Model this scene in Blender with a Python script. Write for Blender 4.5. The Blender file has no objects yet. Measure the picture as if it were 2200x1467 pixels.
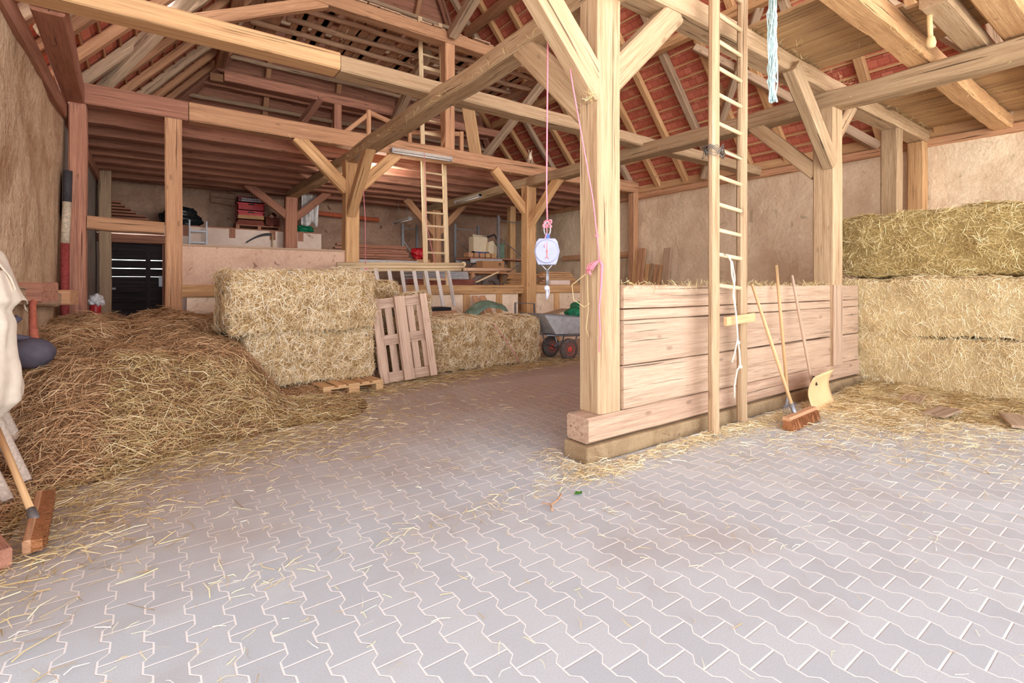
import bpy, math, random
import numpy as np
from mathutils import Vector, Matrix, noise as mnoise
C = bpy.context.scene.collection
rnd = random.Random(7)
R = math.radians

# ------------------------------------------------------------------ materials
def lin(c):
    return tuple(((x/255)/12.92 if x/255 <= .04045 else ((x/255+.055)/1.055)**2.4) for x in c) + (1,)

def newmat(name):
    m = bpy.data.materials.new(name); m.use_nodes = True
    nt = m.node_tree
    b = nt.nodes['Principled BSDF']
    b.inputs['Specular IOR Level'].default_value = .25
    b.inputs['Roughness'].default_value = .75
    return m, nt, b

def N(nt, t, **kw):
    n = nt.nodes.new(t)
    for k, v in kw.items():
        if k.startswith('i_'):
            n.inputs[int(k[2:])].default_value = v
        else:
            setattr(n, k, v)
    return n

def math_(nt, op, a, b=None, c=None, clamp=False):
    n = nt.nodes.new('ShaderNodeMath'); n.operation = op; n.use_clamp = clamp
    for i, v in enumerate((a, b, c)):
        if v is None: continue
        if isinstance(v, (int, float)): n.inputs[i].default_value = v
        else: nt.links.new(v, n.inputs[i])
    return n.outputs[0]

def mix(nt, fac, a, b, mode='MIX'):
    n = nt.nodes.new('ShaderNodeMix'); n.data_type = 'RGBA'; n.blend_type = mode
    for i, v in ((0, fac), (6, a), (7, b)):
        if isinstance(v, (int, float)): n.inputs[i].default_value = v
        elif isinstance(v, tuple): n.inputs[i].default_value = v
        else: nt.links.new(v, n.inputs[i])
    return n.outputs[2]

def ramp(nt, fac, stops, interp='LINEAR'):
    n = nt.nodes.new('ShaderNodeValToRGB'); cr = n.color_ramp; cr.interpolation = interp
    while len(cr.elements) < len(stops): cr.elements.new(.5)
    for e, (p, col) in zip(cr.elements, stops): e.position = p; e.color = col
    nt.links.new(fac, n.inputs[0])
    return n.outputs[0]

def noise(nt, vec, scale, detail=4, rough=.6, dist=0.):
    n = nt.nodes.new('ShaderNodeTexNoise')
    n.inputs['Scale'].default_value = scale; n.inputs['Detail'].default_value = detail
    n.inputs['Roughness'].default_value = rough; n.inputs['Distortion'].default_value = dist
    nt.links.new(vec, n.inputs['Vector'])
    return n.outputs[0]

def scaled(nt, vec, s):
    n = nt.nodes.new('ShaderNodeVectorMath'); n.operation = 'MULTIPLY'
    nt.links.new(vec, n.inputs[0]); n.inputs[1].default_value = s
    return n.outputs[0]

def objvec(nt):
    tc = nt.nodes.new('ShaderNodeTexCoord'); oi = nt.nodes.new('ShaderNodeObjectInfo')
    geo = nt.nodes.new('ShaderNodeNewGeometry')
    r = math_(nt, 'ADD', oi.outputs['Random'], geo.outputs['Random Per Island'])
    k = nt.nodes.new('ShaderNodeVectorMath'); k.operation = 'ADD'
    m = math_(nt, 'MULTIPLY', r, 41.)
    nt.links.new(tc.outputs['Object'], k.inputs[0]); nt.links.new(m, k.inputs[1])
    return k.outputs[0], r

def bump(nt, b, h, strength, dist=.01):
    n = nt.nodes.new('ShaderNodeBump'); n.inputs['Strength'].default_value = strength
    n.inputs['Distance'].default_value = dist
    nt.links.new(h, n.inputs['Height']); nt.links.new(n.outputs[0], b.inputs['Normal'])

def wood(name, light, mid, dark, rough=.8, var=.25, bs=.6):
    m, nt, b = newmat(name)
    v, r = objvec(nt)
    g = noise(nt, scaled(nt, v, (20, 20, .8)), 1, 8, .68, .5)
    fib = noise(nt, scaled(nt, v, (150, 150, 2.6)), 1, 4, .7)
    crack = noise(nt, scaled(nt, v, (34, 34, .55)), 1, 3, .55, .25)
    blot = noise(nt, scaled(nt, v, (2.6, 2.6, 1.1)), 1, 5, .65)
    col = ramp(nt, g, [(.3, lin(dark)), (.46, lin(mid)), (.62, lin(light))])
    col = mix(nt, ramp(nt, fib, [(.34, (.75, .75, .75, 1)), (.52, (0, 0, 0, 1))]), col, lin(dark))
    col = mix(nt, ramp(nt, blot, [(.36, (.6, .6, .6, 1)), (.6, (0, 0, 0, 1))]), col, lin(mid))
    vo = nt.nodes.new('ShaderNodeTexVoronoi'); vo.inputs['Scale'].default_value = 1.
    nt.links.new(scaled(nt, v, (5.5, 5.5, 2.2)), vo.inputs['Vector'])
    knot = ramp(nt, vo.outputs['Distance'], [(.07, (.8, .8, .8, 1)), (.13, (0, 0, 0, 1))])
    ck = ramp(nt, crack, [(.315, (1, 1, 1, 1)), (.35, (0, 0, 0, 1))])
    dk = tuple(x*.3 for x in lin(dark)[:3]) + (1,)
    col = mix(nt, math_(nt, 'MULTIPLY', knot, .6), col, tuple(x*.6 for x in lin(dark)[:3]) + (1,))
    col = mix(nt, math_(nt, 'MULTIPLY', ck, .85), col, dk)
    hs = nt.nodes.new('ShaderNodeHueSaturation')
    fr = math_(nt, 'FRACT', math_(nt, 'MULTIPLY', r, 7.3))
    nt.links.new(math_(nt, 'MULTIPLY_ADD', fr, var, 1-var/2), hs.inputs['Value'])
    nt.links.new(col, hs.inputs['Color'])
    nt.links.new(hs.outputs[0], b.inputs['Base Color'])
    b.inputs['Roughness'].default_value = rough
    hh = math_(nt, 'SUBTRACT', math_(nt, 'MULTIPLY_ADD', fib, .6, g), math_(nt, 'MULTIPLY', ck, 1.2))
    bump(nt, b, hh, bs, .014)
    return m

def plaster(name, c1, c2, c3, sc=1., bs=.6, bd=.03):
    m, nt, b = newmat(name)
    v, r = objvec(nt)
    a = noise(nt, v, 1.1*sc, 6, .62, .4)
    f = noise(nt, v, 14*sc, 5, .65)
    p = noise(nt, v, 3.4*sc, 3, .5, 1.)
    col = ramp(nt, a, [(.33, lin(c2)), (.55, lin(c1)), (.75, lin(c1))])
    col = mix(nt, ramp(nt, f, [(.35, (.55, .55, .55, 1)), (.6, (0, 0, 0, 1))]), col, lin(c2))
    col = mix(nt, ramp(nt, p, [(.27, (.8, .8, .8, 1)), (.36, (0, 0, 0, 1))]), col, lin(c3))
    nt.links.new(col, b.inputs['Base Color']); b.inputs['Roughness'].default_value = .95
    b.inputs['Specular IOR Level'].default_value = .1
    bump(nt, b, math_(nt, 'MULTIPLY_ADD', f, .5, a), bs, bd)
    return m

def plain(name, c, rough=.6, metal=0., var=.12, sc=12., spec=.3, emis=0.):
    m, nt, b = newmat(name)
    v, r = objvec(nt)
    f = noise(nt, v, sc, 4, .6)
    d = tuple(x*(1-var*2) for x in lin(c)[:3]) + (1,)
    nt.links.new(ramp(nt, f, [(.35, d), (.62, lin(c))]), b.inputs['Base Color'])
    b.inputs['Roughness'].default_value = rough; b.inputs['Metallic'].default_value = metal
    b.inputs['Specular IOR Level'].default_value = spec
    if emis:
        b.inputs['Emission Color'].default_value = lin(c); b.inputs['Emission Strength'].default_value = emis
    return m

def straw_mat(name, stops, spec=.25):
    m, nt, b = newmat(name)
    at = nt.nodes.new('ShaderNodeAttribute'); at.attribute_name = 'rnd'
    nt.links.new(ramp(nt, at.outputs['Fac'], stops), b.inputs['Base Color'])
    b.inputs['Roughness'].default_value = .55; b.inputs['Specular IOR Level'].default_value = spec
    return m

def core_mat(name, c1, c2):
    m, nt, b = newmat(name)
    v, r = objvec(nt)
    a = noise(nt, scaled(nt, v, (60, 60, 14)), 1, 5, .7, 1.5)
    c = noise(nt, scaled(nt, v, (14, 60, 60)), 1, 5, .7, 1.5)
    f = math_(nt, 'MULTIPLY', math_(nt, 'ADD', a, c), .5)
    nt.links.new(ramp(nt, f, [(.38, lin(c2)), (.58, lin(c1))]), b.inputs['Base Color'])
    b.inputs['Roughness'].default_value = .9
    bump(nt, b, f, 1., .03)
    return m

def tile_mat():
    m, nt, b = newmat('clay_tiles')
    tc = nt.nodes.new('ShaderNodeTexCoord'); sp = nt.nodes.new('ShaderNodeSeparateXYZ')
    nt.links.new(tc.outputs['Object'], sp.inputs[0])
    u, w = sp.outputs[0], sp.outputs[1]
    row = math_(nt, 'DIVIDE', w, .14)
    fr = math_(nt, 'FRACT', row)
    off = math_(nt, 'MULTIPLY', math_(nt, 'FLOOR', row), .5)
    cu = math_(nt, 'ADD', math_(nt, 'DIVIDE', u, .18), off)
    fu = math_(nt, 'FRACT', cu)
    cm = nt.nodes.new('ShaderNodeCombineXYZ')
    nt.links.new(math_(nt, 'FLOOR', cu), cm.inputs[0]); nt.links.new(math_(nt, 'FLOOR', row), cm.inputs[1])
    wn = nt.nodes.new('ShaderNodeTexWhiteNoise'); wn.noise_dimensions = '2D'
    nt.links.new(cm.outputs[0], wn.inputs['Vector'])
    col = ramp(nt, wn.outputs['Value'], [(0, lin((192, 104, 84))), (.5, lin((204, 116, 94))), (1, lin((216, 134, 110)))])
    n2 = noise(nt, tc.outputs['Object'], 22, 4, .6)
    col = mix(nt, ramp(nt, n2, [(.55, (0, 0, 0, 1)), (.7, (.5, .5, .5, 1))]), col, lin((196, 150, 120)))
    edge = math_(nt, 'MAXIMUM', math_(nt, 'LESS_THAN', fr, .1), math_(nt, 'LESS_THAN', fu, .06))
    col = mix(nt, math_(nt, 'MULTIPLY', edge, .5), col, lin((104, 46, 36)))
    nt.links.new(col, b.inputs['Base Color'])
    bump(nt, b, math_(nt, 'ADD', fr, math_(nt, 'MULTIPLY', edge, -1.)), .6, .02)
    return m

def paver_mat():
    m, nt, b = newmat('concrete_pavers')
    tc = nt.nodes.new('ShaderNodeTexCoord'); sp = nt.nodes.new('ShaderNodeSeparateXYZ')
    nt.links.new(tc.outputs['Object'], sp.inputs[0])
    wob = noise(nt, tc.outputs['Object'], 2.2, 2, .5)
    x = math_(nt, 'ADD', math_(nt, 'ADD', sp.outputs[0], .023), math_(nt, 'MULTIPLY_ADD', wob, .008, -.004))
    y = math_(nt, 'ADD', math_(nt, 'ADD', sp.outputs[1], .043), math_(nt, 'MULTIPLY_ADD', wob, .006, -.003))
    CW, PL, AM = .138, .2, .0155
    k = math_(nt, 'ROUND', math_(nt, 'DIVIDE', x, CW))
    par = math_(nt, 'FLOORED_MODULO', k, 2.)
    sgn = math_(nt, 'MULTIPLY_ADD', par, -2., 1.)
    t = math_(nt, 'FRACT', math_(nt, 'DIVIDE', y, PL))
    w = math_(nt, 'ABSOLUTE', math_(nt, 'MULTIPLY_ADD', t, 2., -1.))
    s = math_(nt, 'MULTIPLY', math_(nt, 'MULTIPLY', math_(nt, 'MINIMUM', math_(nt, 'MAXIMUM', math_(nt, 'MULTIPLY_ADD', w, 7., -3.5), -1.), 1.), AM), sgn)
    dx = math_(nt, 'SUBTRACT', math_(nt, 'SUBTRACT', x, math_(nt, 'MULTIPLY', k, CW)), s)
    col_i = math_(nt, 'ADD', k, math_(nt, 'MULTIPLY_ADD', math_(nt, 'GREATER_THAN', dx, 0.), 1., -1.))
    cpar = math_(nt, 'FLOORED_MODULO', col_i, 2.)
    yy = math_(nt, 'DIVIDE', math_(nt, 'MULTIPLY_ADD', cpar, .1, math_(nt, 'ADD', y, .1)), PL)
    yy = math_(nt, 'ADD', yy, 0.)
    d2 = math_(nt, 'MULTIPLY', math_(nt, 'ABSOLUTE', math_(nt, 'SUBTRACT', math_(nt, 'FRACT', math_(nt, 'ADD', yy, .5)), .5)), PL)
    d = math_(nt, 'MINIMUM', math_(nt, 'ABSOLUTE', dx), d2)
    joint = ramp(nt, math_(nt, 'MULTIPLY', d, 100.), [(.26, (1, 1, 1, 1)), (.5, (0, 0, 0, 1))])
    cm = nt.nodes.new('ShaderNodeCombineXYZ')
    nt.links.new(col_i, cm.inputs[0]); nt.links.new(math_(nt, 'FLOOR', yy), cm.inputs[1])
    wn = nt.nodes.new('ShaderNodeTexWhiteNoise'); wn.noise_dimensions = '2D'
    nt.links.new(cm.outputs[0], wn.inputs['Vector'])
    base = ramp(nt, wn.outputs['Value'], [(0, lin((186, 190, 190))), (.6, lin((194, 197, 196))), (1, lin((200, 203, 201)))])
    f = noise(nt, tc.outputs['Object'], 160, 3, .7)
    base = mix(nt, ramp(nt, f, [(.3, (.35, .35, .35, 1)), (.6, (0, 0, 0, 1))]), base, lin((150, 148, 148)))
    big = noise(nt, tc.outputs['Object'], .9, 5, .62)
    base = mix(nt, ramp(nt, big, [(.48, (0, 0, 0, 1)), (.68, (.55, .55, .55, 1))]), base, lin((170, 158, 148)))
    # brown hay dust trodden into the bay in front of the bales
    far = math_(nt, 'ADD', sp.outputs[1], math_(nt, 'MULTIPLY', sp.outputs[0], -.25))
    dust = ramp(nt, math_(nt, 'MULTIPLY', math_(nt, 'ADD', far, math_(nt, 'MULTIPLY', big, 1.6)), .1), [(.33, (0, 0, 0, 1)), (.5, (.75, .75, .75, 1))])
    base = mix(nt, dust, base, lin((178, 160, 146)))
    jc = mix(nt, dust, lin((236, 230, 222)), lin((200, 180, 160)))
    col = mix(nt, joint, base, jc)
    nt.links.new(col, b.inputs['Base Color']); b.inputs['Roughness'].default_value = .8
    hgt = math_(nt, 'SUBTRACT', math_(nt, 'MULTIPLY', f, .15), joint)
    bump(nt, b, hgt, .5, .006)
    return m

M = {}
M['oak'] = wood('pale_oak', (198, 170, 136), (180, 150, 116), (132, 100, 70))
M['oak2'] = wood('honey_oak', (226, 184, 136), (208, 162, 114), (160, 118, 80))
M['pine'] = wood('new_pine', (214, 176, 132), (202, 160, 116), (172, 130, 90), bs=.25)
M['brown'] = wood('brown_timber', (216, 168, 128), (194, 146, 110), (148, 106, 80))
M['red'] = wood('reddish_timber', (196, 142, 116), (172, 120, 98), (126, 86, 72))
M['grey'] = wood('weathered_timber', (208, 180, 150), (186, 158, 130), (138, 114, 92))
M['plank'] = wood('worn_planks', (208, 178, 152), (192, 162, 136), (146, 118, 96), var=.14)
M['rotten'] = wood('damp_sill', (202, 172, 146), (182, 150, 126), (138, 108, 86))
M['loft'] = wood('loft_boards', (206, 172, 126), (184, 148, 106), (132, 100, 70))
M['attic'] = wood('attic_boards', (236, 200, 168), (218, 180, 148), (164, 128, 102))
M['pallet'] = wood('pallet_wood', (216, 186, 164), (196, 166, 144), (150, 122, 104), bs=.3)
M['newpallet'] = wood('fresh_pallet', (224, 188, 142), (212, 172, 126), (178, 136, 94), bs=.3)
M['handle'] = wood('ash_handle', (218, 180, 134), (208, 168, 122), (184, 140, 96), bs=.1, var=.12)
M['rail'] = wood('pale_pole', (226, 204, 168), (210, 184, 146), (170, 140, 104), bs=.3)
M['slat'] = wood('whitewashed_slat', (224, 214, 206), (206, 194, 186), (150, 134, 124), bs=.4)
M['doorwood'] = wood('tarred_door', (62, 54, 54), (46, 40, 42), (26, 22, 26))
M['clay'] = plaster('clay_wall', (222, 192, 160), (176, 138, 108), (140, 106, 82), 1.3, 1., .09)
M['lime'] = plaster('lime_plaster', (238, 216, 186), (218, 190, 158), (190, 172, 140), .9, .8, .06)
M['infill'] = plaster('infill_plaster', (246, 224, 198), (222, 194, 166), (166, 134, 110), 1.6, .6, .02)
M['panel'] = plaster('spotted_plaster', (216, 182, 158), (190, 152, 130), (112, 78, 62), 2.2, .4, .015)
M['back'] = plaster('back_plaster', (196, 162, 140), (162, 130, 112), (100, 78, 70), 1., .5, .03)
M['white'] = plaster('white_ledge', (240, 220, 206), (222, 198, 184), (150, 116, 100), .6, .25, .01)
M['block'] = plaster('grey_block', (150, 140, 134), (124, 112, 108), (100, 90, 88), 2., .3, .01)
M['stone'] = plaster('footing_stone', (164, 140, 108), (134, 110, 82), (112, 88, 70), 4., .5, .01)
M['tile'] = tile_mat()
M['paver'] = paver_mat()
G = lambda *c: lin(c)
M['straw'] = straw_mat('golden_straw', [(0, G(164, 130, 88)), (.3, G(216, 184, 132)), (.62, G(240, 216, 172)), (1, G(254, 248, 228))])
M['hay'] = straw_mat('green_hay', [(0, G(144, 122, 76)), (.35, G(200, 172, 112)), (.7, G(226, 202, 142)), (1, G(246, 234, 190))])
M['palehay'] = straw_mat('pale_hay', [(0, G(186, 158, 108)), (.35, G(228, 202, 150)), (.7, G(244, 224, 178)), (1, G(253, 246, 220))])
M['oldhay'] = straw_mat('old_hay', [(0, G(124, 90, 62)), (.35, G(182, 138, 98)), (.7, G(214, 170, 124)), (1, G(240, 212, 168))])
M['loose'] = straw_mat('loose_hay', [(0, G(140, 114, 72)), (.35, G(194, 164, 108)), (.7, G(222, 196, 142)), (1, G(248, 234, 192))])
M['strawcore'] = core_mat('straw_core', (200, 164, 112), (104, 72, 42))
M['haycore'] = core_mat('hay_core', (196, 168, 108), (124, 100, 58))
M['palecore'] = core_mat('pale_core', (236, 212, 164), (186, 156, 108))
M['oldcore'] = core_mat('old_core', (164, 122, 84), (92, 64, 44))
M['steel'] = plain('galvanised_steel', (150, 152, 158), .45, .7, .12, 30)
M['zinc'] = plain('dull_zinc_sheet', (196, 197, 200), .5, .1, .12, 10)
M['iron'] = plain('dark_iron', (60, 56, 58), .6, .3)
M['rubber'] = plain('tyre_rubber', (112, 100, 94), .85, 0, .15, 20)
M['redpaint'] = plain('red_paint', (222, 96, 84), .45)
M['redcrate'] = plain('red_plastic', (196, 38, 48), .4)
M['darkcrate'] = plain('maroon_plastic', (120, 44, 48), .5)
M['tileclay'] = plain('stacked_clay', (150, 82, 68), .8, 0, .15)
M['pink'] = plain('pink_twine', (232, 138, 152), .7, 0, .1, 90)
M['whiterope'] = plain('white_rope', (216, 204, 186), .8, 0, .1, 90)
M['tanrope'] = plain('tan_rope', (218, 184, 134), .85, 0, .15, 120)
M['cyan'] = plain('pale_blue_twine', (196, 222, 222), .7, 0, .1, 60)
M['wire'] = plain('grey_wire', (120, 116, 112), .5, .4)
M['dial'] = plain('white_dial', (166, 164, 170), .5, 0, .02)
M['lilac'] = plain('pale_lilac_body', (152, 154, 178), .5, 0, .04)
M['blue'] = plain('blue_plastic', (70, 96, 156), .4)
M['ivory'] = plain('ivory_paint', (226, 208, 178), .5, 0, .05)
M['greentarp'] = plain('green_tarpaulin', (34, 130, 92), .4, 0, .2, 9)
M['sagetarp'] = plain('sage_tarpaulin', (112, 134, 116), .45, 0, .12, 6)
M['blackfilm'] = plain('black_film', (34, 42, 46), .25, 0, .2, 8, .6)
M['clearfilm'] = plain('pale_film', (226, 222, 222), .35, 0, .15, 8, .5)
M['sack'] = plain('white_sackcloth', (222, 208, 190), .85, 0, .06, 14)
M['card'] = plain('brown_card', (186, 140, 100), .85, 0, .06)
M['bristle'] = plain('coir_bristle', (176, 116, 74), .9, 0, .3, 160)
M['shovel'] = plain('peach_plastic', (236, 196, 146), .4, 0, .04, 6)
M['ball'] = plain('dark_float', (92, 86, 98), .75, 0, .15, 10)
M['ropeorange'] = plain('orange_rope', (176, 96, 76), .85, 0, .15, 40)
M['tube'] = plain('lamp_tube', (222, 220, 216), .35, 0, .04)
M['lamphouse'] = plain('lamp_housing', (196, 184, 172), .5, 0, .08)
M['bulb'] = plain('lit_bulb', (255, 250, 240), .3, emis=60.)
M['leaf'] = plain('green_leaf', (66, 132, 44), .5, 0, .2, 60)
M['furw'] = plain('cream_fur', (240, 226, 204), .9, 0, .06, 60)
M['furt'] = plain('tabby_fur', (196, 166, 136), .9, 0, .28, 30)
M['black'] = plain('black_matt', (24, 22, 24), .6)
M['orange'] = plain('orange_steel', (196, 96, 58), .5)
M['polewhite'] = plain('peeling_white_paint', (214, 196, 172), .7, 0, .2, 30)
M['polered'] = plain('faded_red_paint', (160, 70, 66), .7, 0, .2, 30)
M['poleblack'] = plain('grey_black_paint', (70, 66, 70), .7, 0, .15, 30)
M['tubewrap'] = plain('woven_tube_skin', (204, 186, 170), .8, 0, .15, 60)
M['extred'] = plain('extinguisher_red', (176, 40, 42), .35)

# ------------------------------------------------------------------ helpers
def tag(o, label=None, cat=None, group=None, kind=None):
    for k, v in (('label', label), ('category', cat), ('group', group), ('kind', kind)):
        if v: o[k] = v
    return o

def link(name, me, mat, mw, parent=None):
    me.materials.append(mat)
    o = bpy.data.objects.new(name, me); C.objects.link(o)
    if parent is not None:
        o.parent = parent
        o.matrix_basis = wm(parent).inverted() @ mw
    else:
        o.matrix_basis = mw
    return o

def wm(o):
    return (wm(o.parent) @ o.matrix_basis) if o.parent else o.matrix_basis.copy()

def empty(name, loc, label, cat, group=None, rz=0.):
    o = bpy.data.objects.new(name, None); C.objects.link(o)
    o.matrix_basis = Matrix.Translation(loc) @ Matrix.Rotation(rz, 4, 'Z')
    o.empty_display_size = .1
    return tag(o, label, cat, group)

def frame(d, up=None):
    z = Vector(d).normalized()
    if up is not None:
        x = Vector(up).cross(z).normalized()
    elif abs(z.z) > .92:
        x = (Vector((1, 0, 0)) - z*z.x).normalized()
    else:
        x = Vector((0, 0, 1)).cross(z).normalized()
    y = z.cross(x)
    return Matrix((x, y, z)).transposed()

AX = {'X': frame((1, 0, 0)), 'Y': frame((0, 1, 0)), 'Z': Matrix.Identity(3)}

class MB:
    def __init__(s): s.v = []; s.f = []
    def add(s, vs, fs):
        b = len(s.v); s.v += [Vector(p) for p in vs]; s.f += [tuple(i+b for i in f) for f in fs]
        return s
    def box(s, lo, hi, m=None, ch=0.):
        (x0, y0, z0), (x1, y1, z1) = lo, hi
        vs = [Vector(p) for p in ((x0, y0, z0), (x1, y0, z0), (x1, y1, z0), (x0, y1, z0), (x0, y0, z1), (x1, y0, z1), (x1, y1, z1), (x0, y1, z1))]
        if m is not None: vs = [m @ v for v in vs]
        return s.add(vs, [(0, 3, 2, 1), (4, 5, 6, 7), (0, 1, 5, 4), (1, 2, 6, 5), (2, 3, 7, 6), (3, 0, 4, 7)])
    def tube(s, pts, r, n=8, cap=True):
        pts = [Vector(p) for p in pts]
        rs = r if isinstance(r, (list, tuple)) else [r]*len(pts)
        vs, fs, px = [], [], None
        for i, p in enumerate(pts):
            t = (pts[min(i+1, len(pts)-1)] - pts[max(i-1, 0)]).normalized()
            if px is None:
                px = t.orthogonal().normalized()
            px = (px - t*px.dot(t))
            px = px.normalized() if px.length > 1e-6 else t.orthogonal().normalized()
            py = t.cross(px)
            for k in range(n):
                a = 2*math.pi*k/n
                vs.append(p + px*math.cos(a)*rs[i] + py*math.sin(a)*rs[i])
        for i in range(len(pts)-1):
            for k in range(n):
                a, b = i*n+k, i*n+(k+1) % n
                fs.append((a, b, b+n, a+n))
        if cap:
            fs.append(tuple(range(n-1, -1, -1))); fs.append(tuple(range((len(pts)-1)*n, len(pts)*n)))
        return s.add(vs, fs)
    def lathe(s, prof, c, axis=(0, 0, 1), n=20):
        m = frame(axis); c = Vector(c); vs, fs = [], []
        for r, h in prof:
            for k in range(n):
                a = 2*math.pi*k/n
                vs.append(c + m @ Vector((r*math.cos(a), r*math.sin(a), h)))
        for i in range(len(prof)-1):
            for k in range(n):
                a, b = i*n+k, i*n+(k+1) % n
                fs.append((a, b, b+n, a+n))
        fs.append(tuple(range(n-1, -1, -1))); fs.append(tuple(range((len(prof)-1)*n, len(prof)*n)))
        return s.add(vs, fs)
    def prism(s, poly, d):
        n = len(poly); d = Vector(d); a = [Vector(p) for p in poly]
        return s.add(a + [p+d for p in a], [tuple(range(n-1, -1, -1)), tuple(range(n, 2*n))] + [(i, (i+1) % n, (i+1) % n+n, i+n) for i in range(n)])
    def build(s, name, mat, parent=None, axis='Z', smooth=False, bevel=0.):
        rot = AX[axis] if isinstance(axis, str) else axis
        lo = Vector([min(v[i] for v in s.v) for i in range(3)]); hi = Vector([max(v[i] for v in s.v) for i in range(3)])
        c = Vector(((lo.x+hi.x)/2, (lo.y+hi.y)/2, lo.z))
        mw = Matrix.Translation(c) @ rot.to_4x4()
        inv = mw.inverted()
        me = bpy.data.meshes.new(name)
        me.from_pydata([inv @ v for v in s.v], [], s.f); me.update()
        if smooth: me.polygons.foreach_set('use_smooth', [True]*len(me.polygons))
        o = link(name, me, mat, mw, parent)
        if bevel:
            md = o.modifiers.new('Bevel', 'BEVEL'); md.width = bevel; md.segments = 2; md.limit_method = 'ANGLE'
        return o

def timber(name, p0, p1, w, h, mat, parent=None, jit=.006, ch=.018, taper=1., seed=None, up=None, bow=0., log=False):
    p0, p1 = Vector(p0), Vector(p1); L = (p1-p0).length
    rot = frame(p1-p0, up); r = random.Random(seed if seed is not None else hash((round(p0.x, 2), round(p0.y, 2), round(p1.z, 2), round(p1.x, 2))) & 0xffff)
    n = max(2, int(L/.28)+1); vs, fs = [], []
    ch = min(ch, w*.3, h*.3)
    if log:
        sec = [(math.cos(a)*w/2, math.sin(a)*h/2) for a in [2*math.pi*k/10 for k in range(10)]]
    else:
        a, b = w/2, h/2
        sec = [(a-ch, -b), (a, -b+ch), (a, b-ch), (a-ch, b), (-a+ch, b), (-a, b-ch), (-a, -b+ch), (-a+ch, -b)]
    k = len(sec); dx = dy = 0.; ofs = [0.]*k
    for i in range(n):
        t = i/(n-1); s = 1+(taper-1)*t
        dx = dx*.8 + r.uniform(-jit, jit)*.8; dy = dy*.8 + r.uniform(-jit, jit)*.8
        e = 0. if i in (0, n-1) else 1.
        for q, (x, y) in enumerate(sec):
            ofs[q] = ofs[q]*.6 + r.uniform(-jit, jit)*.6
            m = 1 + ofs[q]/max(w, .08)
            vs.append((x*s*m + dx*e, y*s*m + dy*e + bow*math.sin(math.pi*t), t*L))
    for i in range(n-1):
        for q in range(k):
            a_, b_ = i*k+q, i*k+(q+1) % k
            fs.append((a_, b_, b_+k, a_+k))
    fs.append(tuple(range(k-1, -1, -1))); fs.append(tuple(range((n-1)*k, n*k)))
    me = bpy.data.meshes.new(name); me.from_pydata(vs, [], fs); me.update()
    if log: me.polygons.foreach_set('use_smooth', [True]*len(me.polygons))
    return link(name, me, mat, Matrix.Translation(p0) @ rot.to_4x4(), parent)

def np_mesh(name, V, quads, mat, parent=None, rndv=None, mw=None):
    me = bpy.data.meshes.new(name)
    nv, nf = len(V), len(quads)
    me.vertices.add(nv); me.vertices.foreach_set('co', np.ascontiguousarray(V, dtype=np.float32).ravel())
    me.loops.add(nf*4); me.loops.foreach_set('vertex_index', np.ascontiguousarray(quads, dtype=np.int32).ravel())
    me.polygons.add(nf); me.polygons.foreach_set('loop_start', np.arange(nf, dtype=np.int32)*4)
    me.update(calc_edges=True)
    if rndv is not None:
        at = me.attributes.new('rnd', 'FLOAT', 'POINT'); at.data.foreach_set('value', np.ascontiguousarray(rndv, dtype=np.float32))
    return link(name, me, mat, mw or Matrix.Identity(4), parent)

def unit(a): return a/np.maximum(np.linalg.norm(a, axis=1, keepdims=True), 1e-9)

def strands(name, P, Nn, L, wid, mat, parent=None, lift=.35, seed=1, bias=None, bw=0., curl=.15, origin=None):
    """dry stalks lying on a surface: P points, Nn normals"""
    g = np.random.default_rng(seed); n = len(P)
    t = g.normal(size=(n, 3))
    if bias is not None: t = t + np.asarray(bias)*bw*g.choice([-1, 1], size=(n, 1))
    t = unit(t - Nn*np.sum(t*Nn, 1, keepdims=True))
    Ls = (L*g.uniform(.45, 1.35, (n, 1)))
    up = g.uniform(-.25, 1., (n, 1))**3*lift
    d = unit(t + Nn*up)
    sd = np.cross(d, Nn); ang = g.uniform(-1.2, 1.2, (n, 1))
    sd = unit(sd*np.cos(ang) + Nn*np.sin(ang))
    cv = g.normal(size=(n, 3))*curl*Ls
    a = P - d*Ls*.4; mid = P + cv*.35 + Nn*Ls*.04; c = P + d*Ls*.6
    wv = sd*(wid*g.uniform(.6, 1.4, (n, 1)))*.5
    V = np.stack([a-wv, a+wv, mid-wv, mid+wv, c-wv*.6, c+wv*.6], 1).reshape(-1, 3)
    i = np.arange(n)[:, None]*6
    Q = np.concatenate([i+np.array([[0, 1, 3, 2]]), i+np.array([[2, 3, 5, 4]])], 0)
    rv = np.repeat(g.uniform(0, 1, n), 6)
    mw = None
    if origin is not None:
        V = V - np.asarray(origin, dtype=float); mw = Matrix.Translation(origin)
    return np_mesh(name, V, Q, mat, parent, rv, mw)

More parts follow.
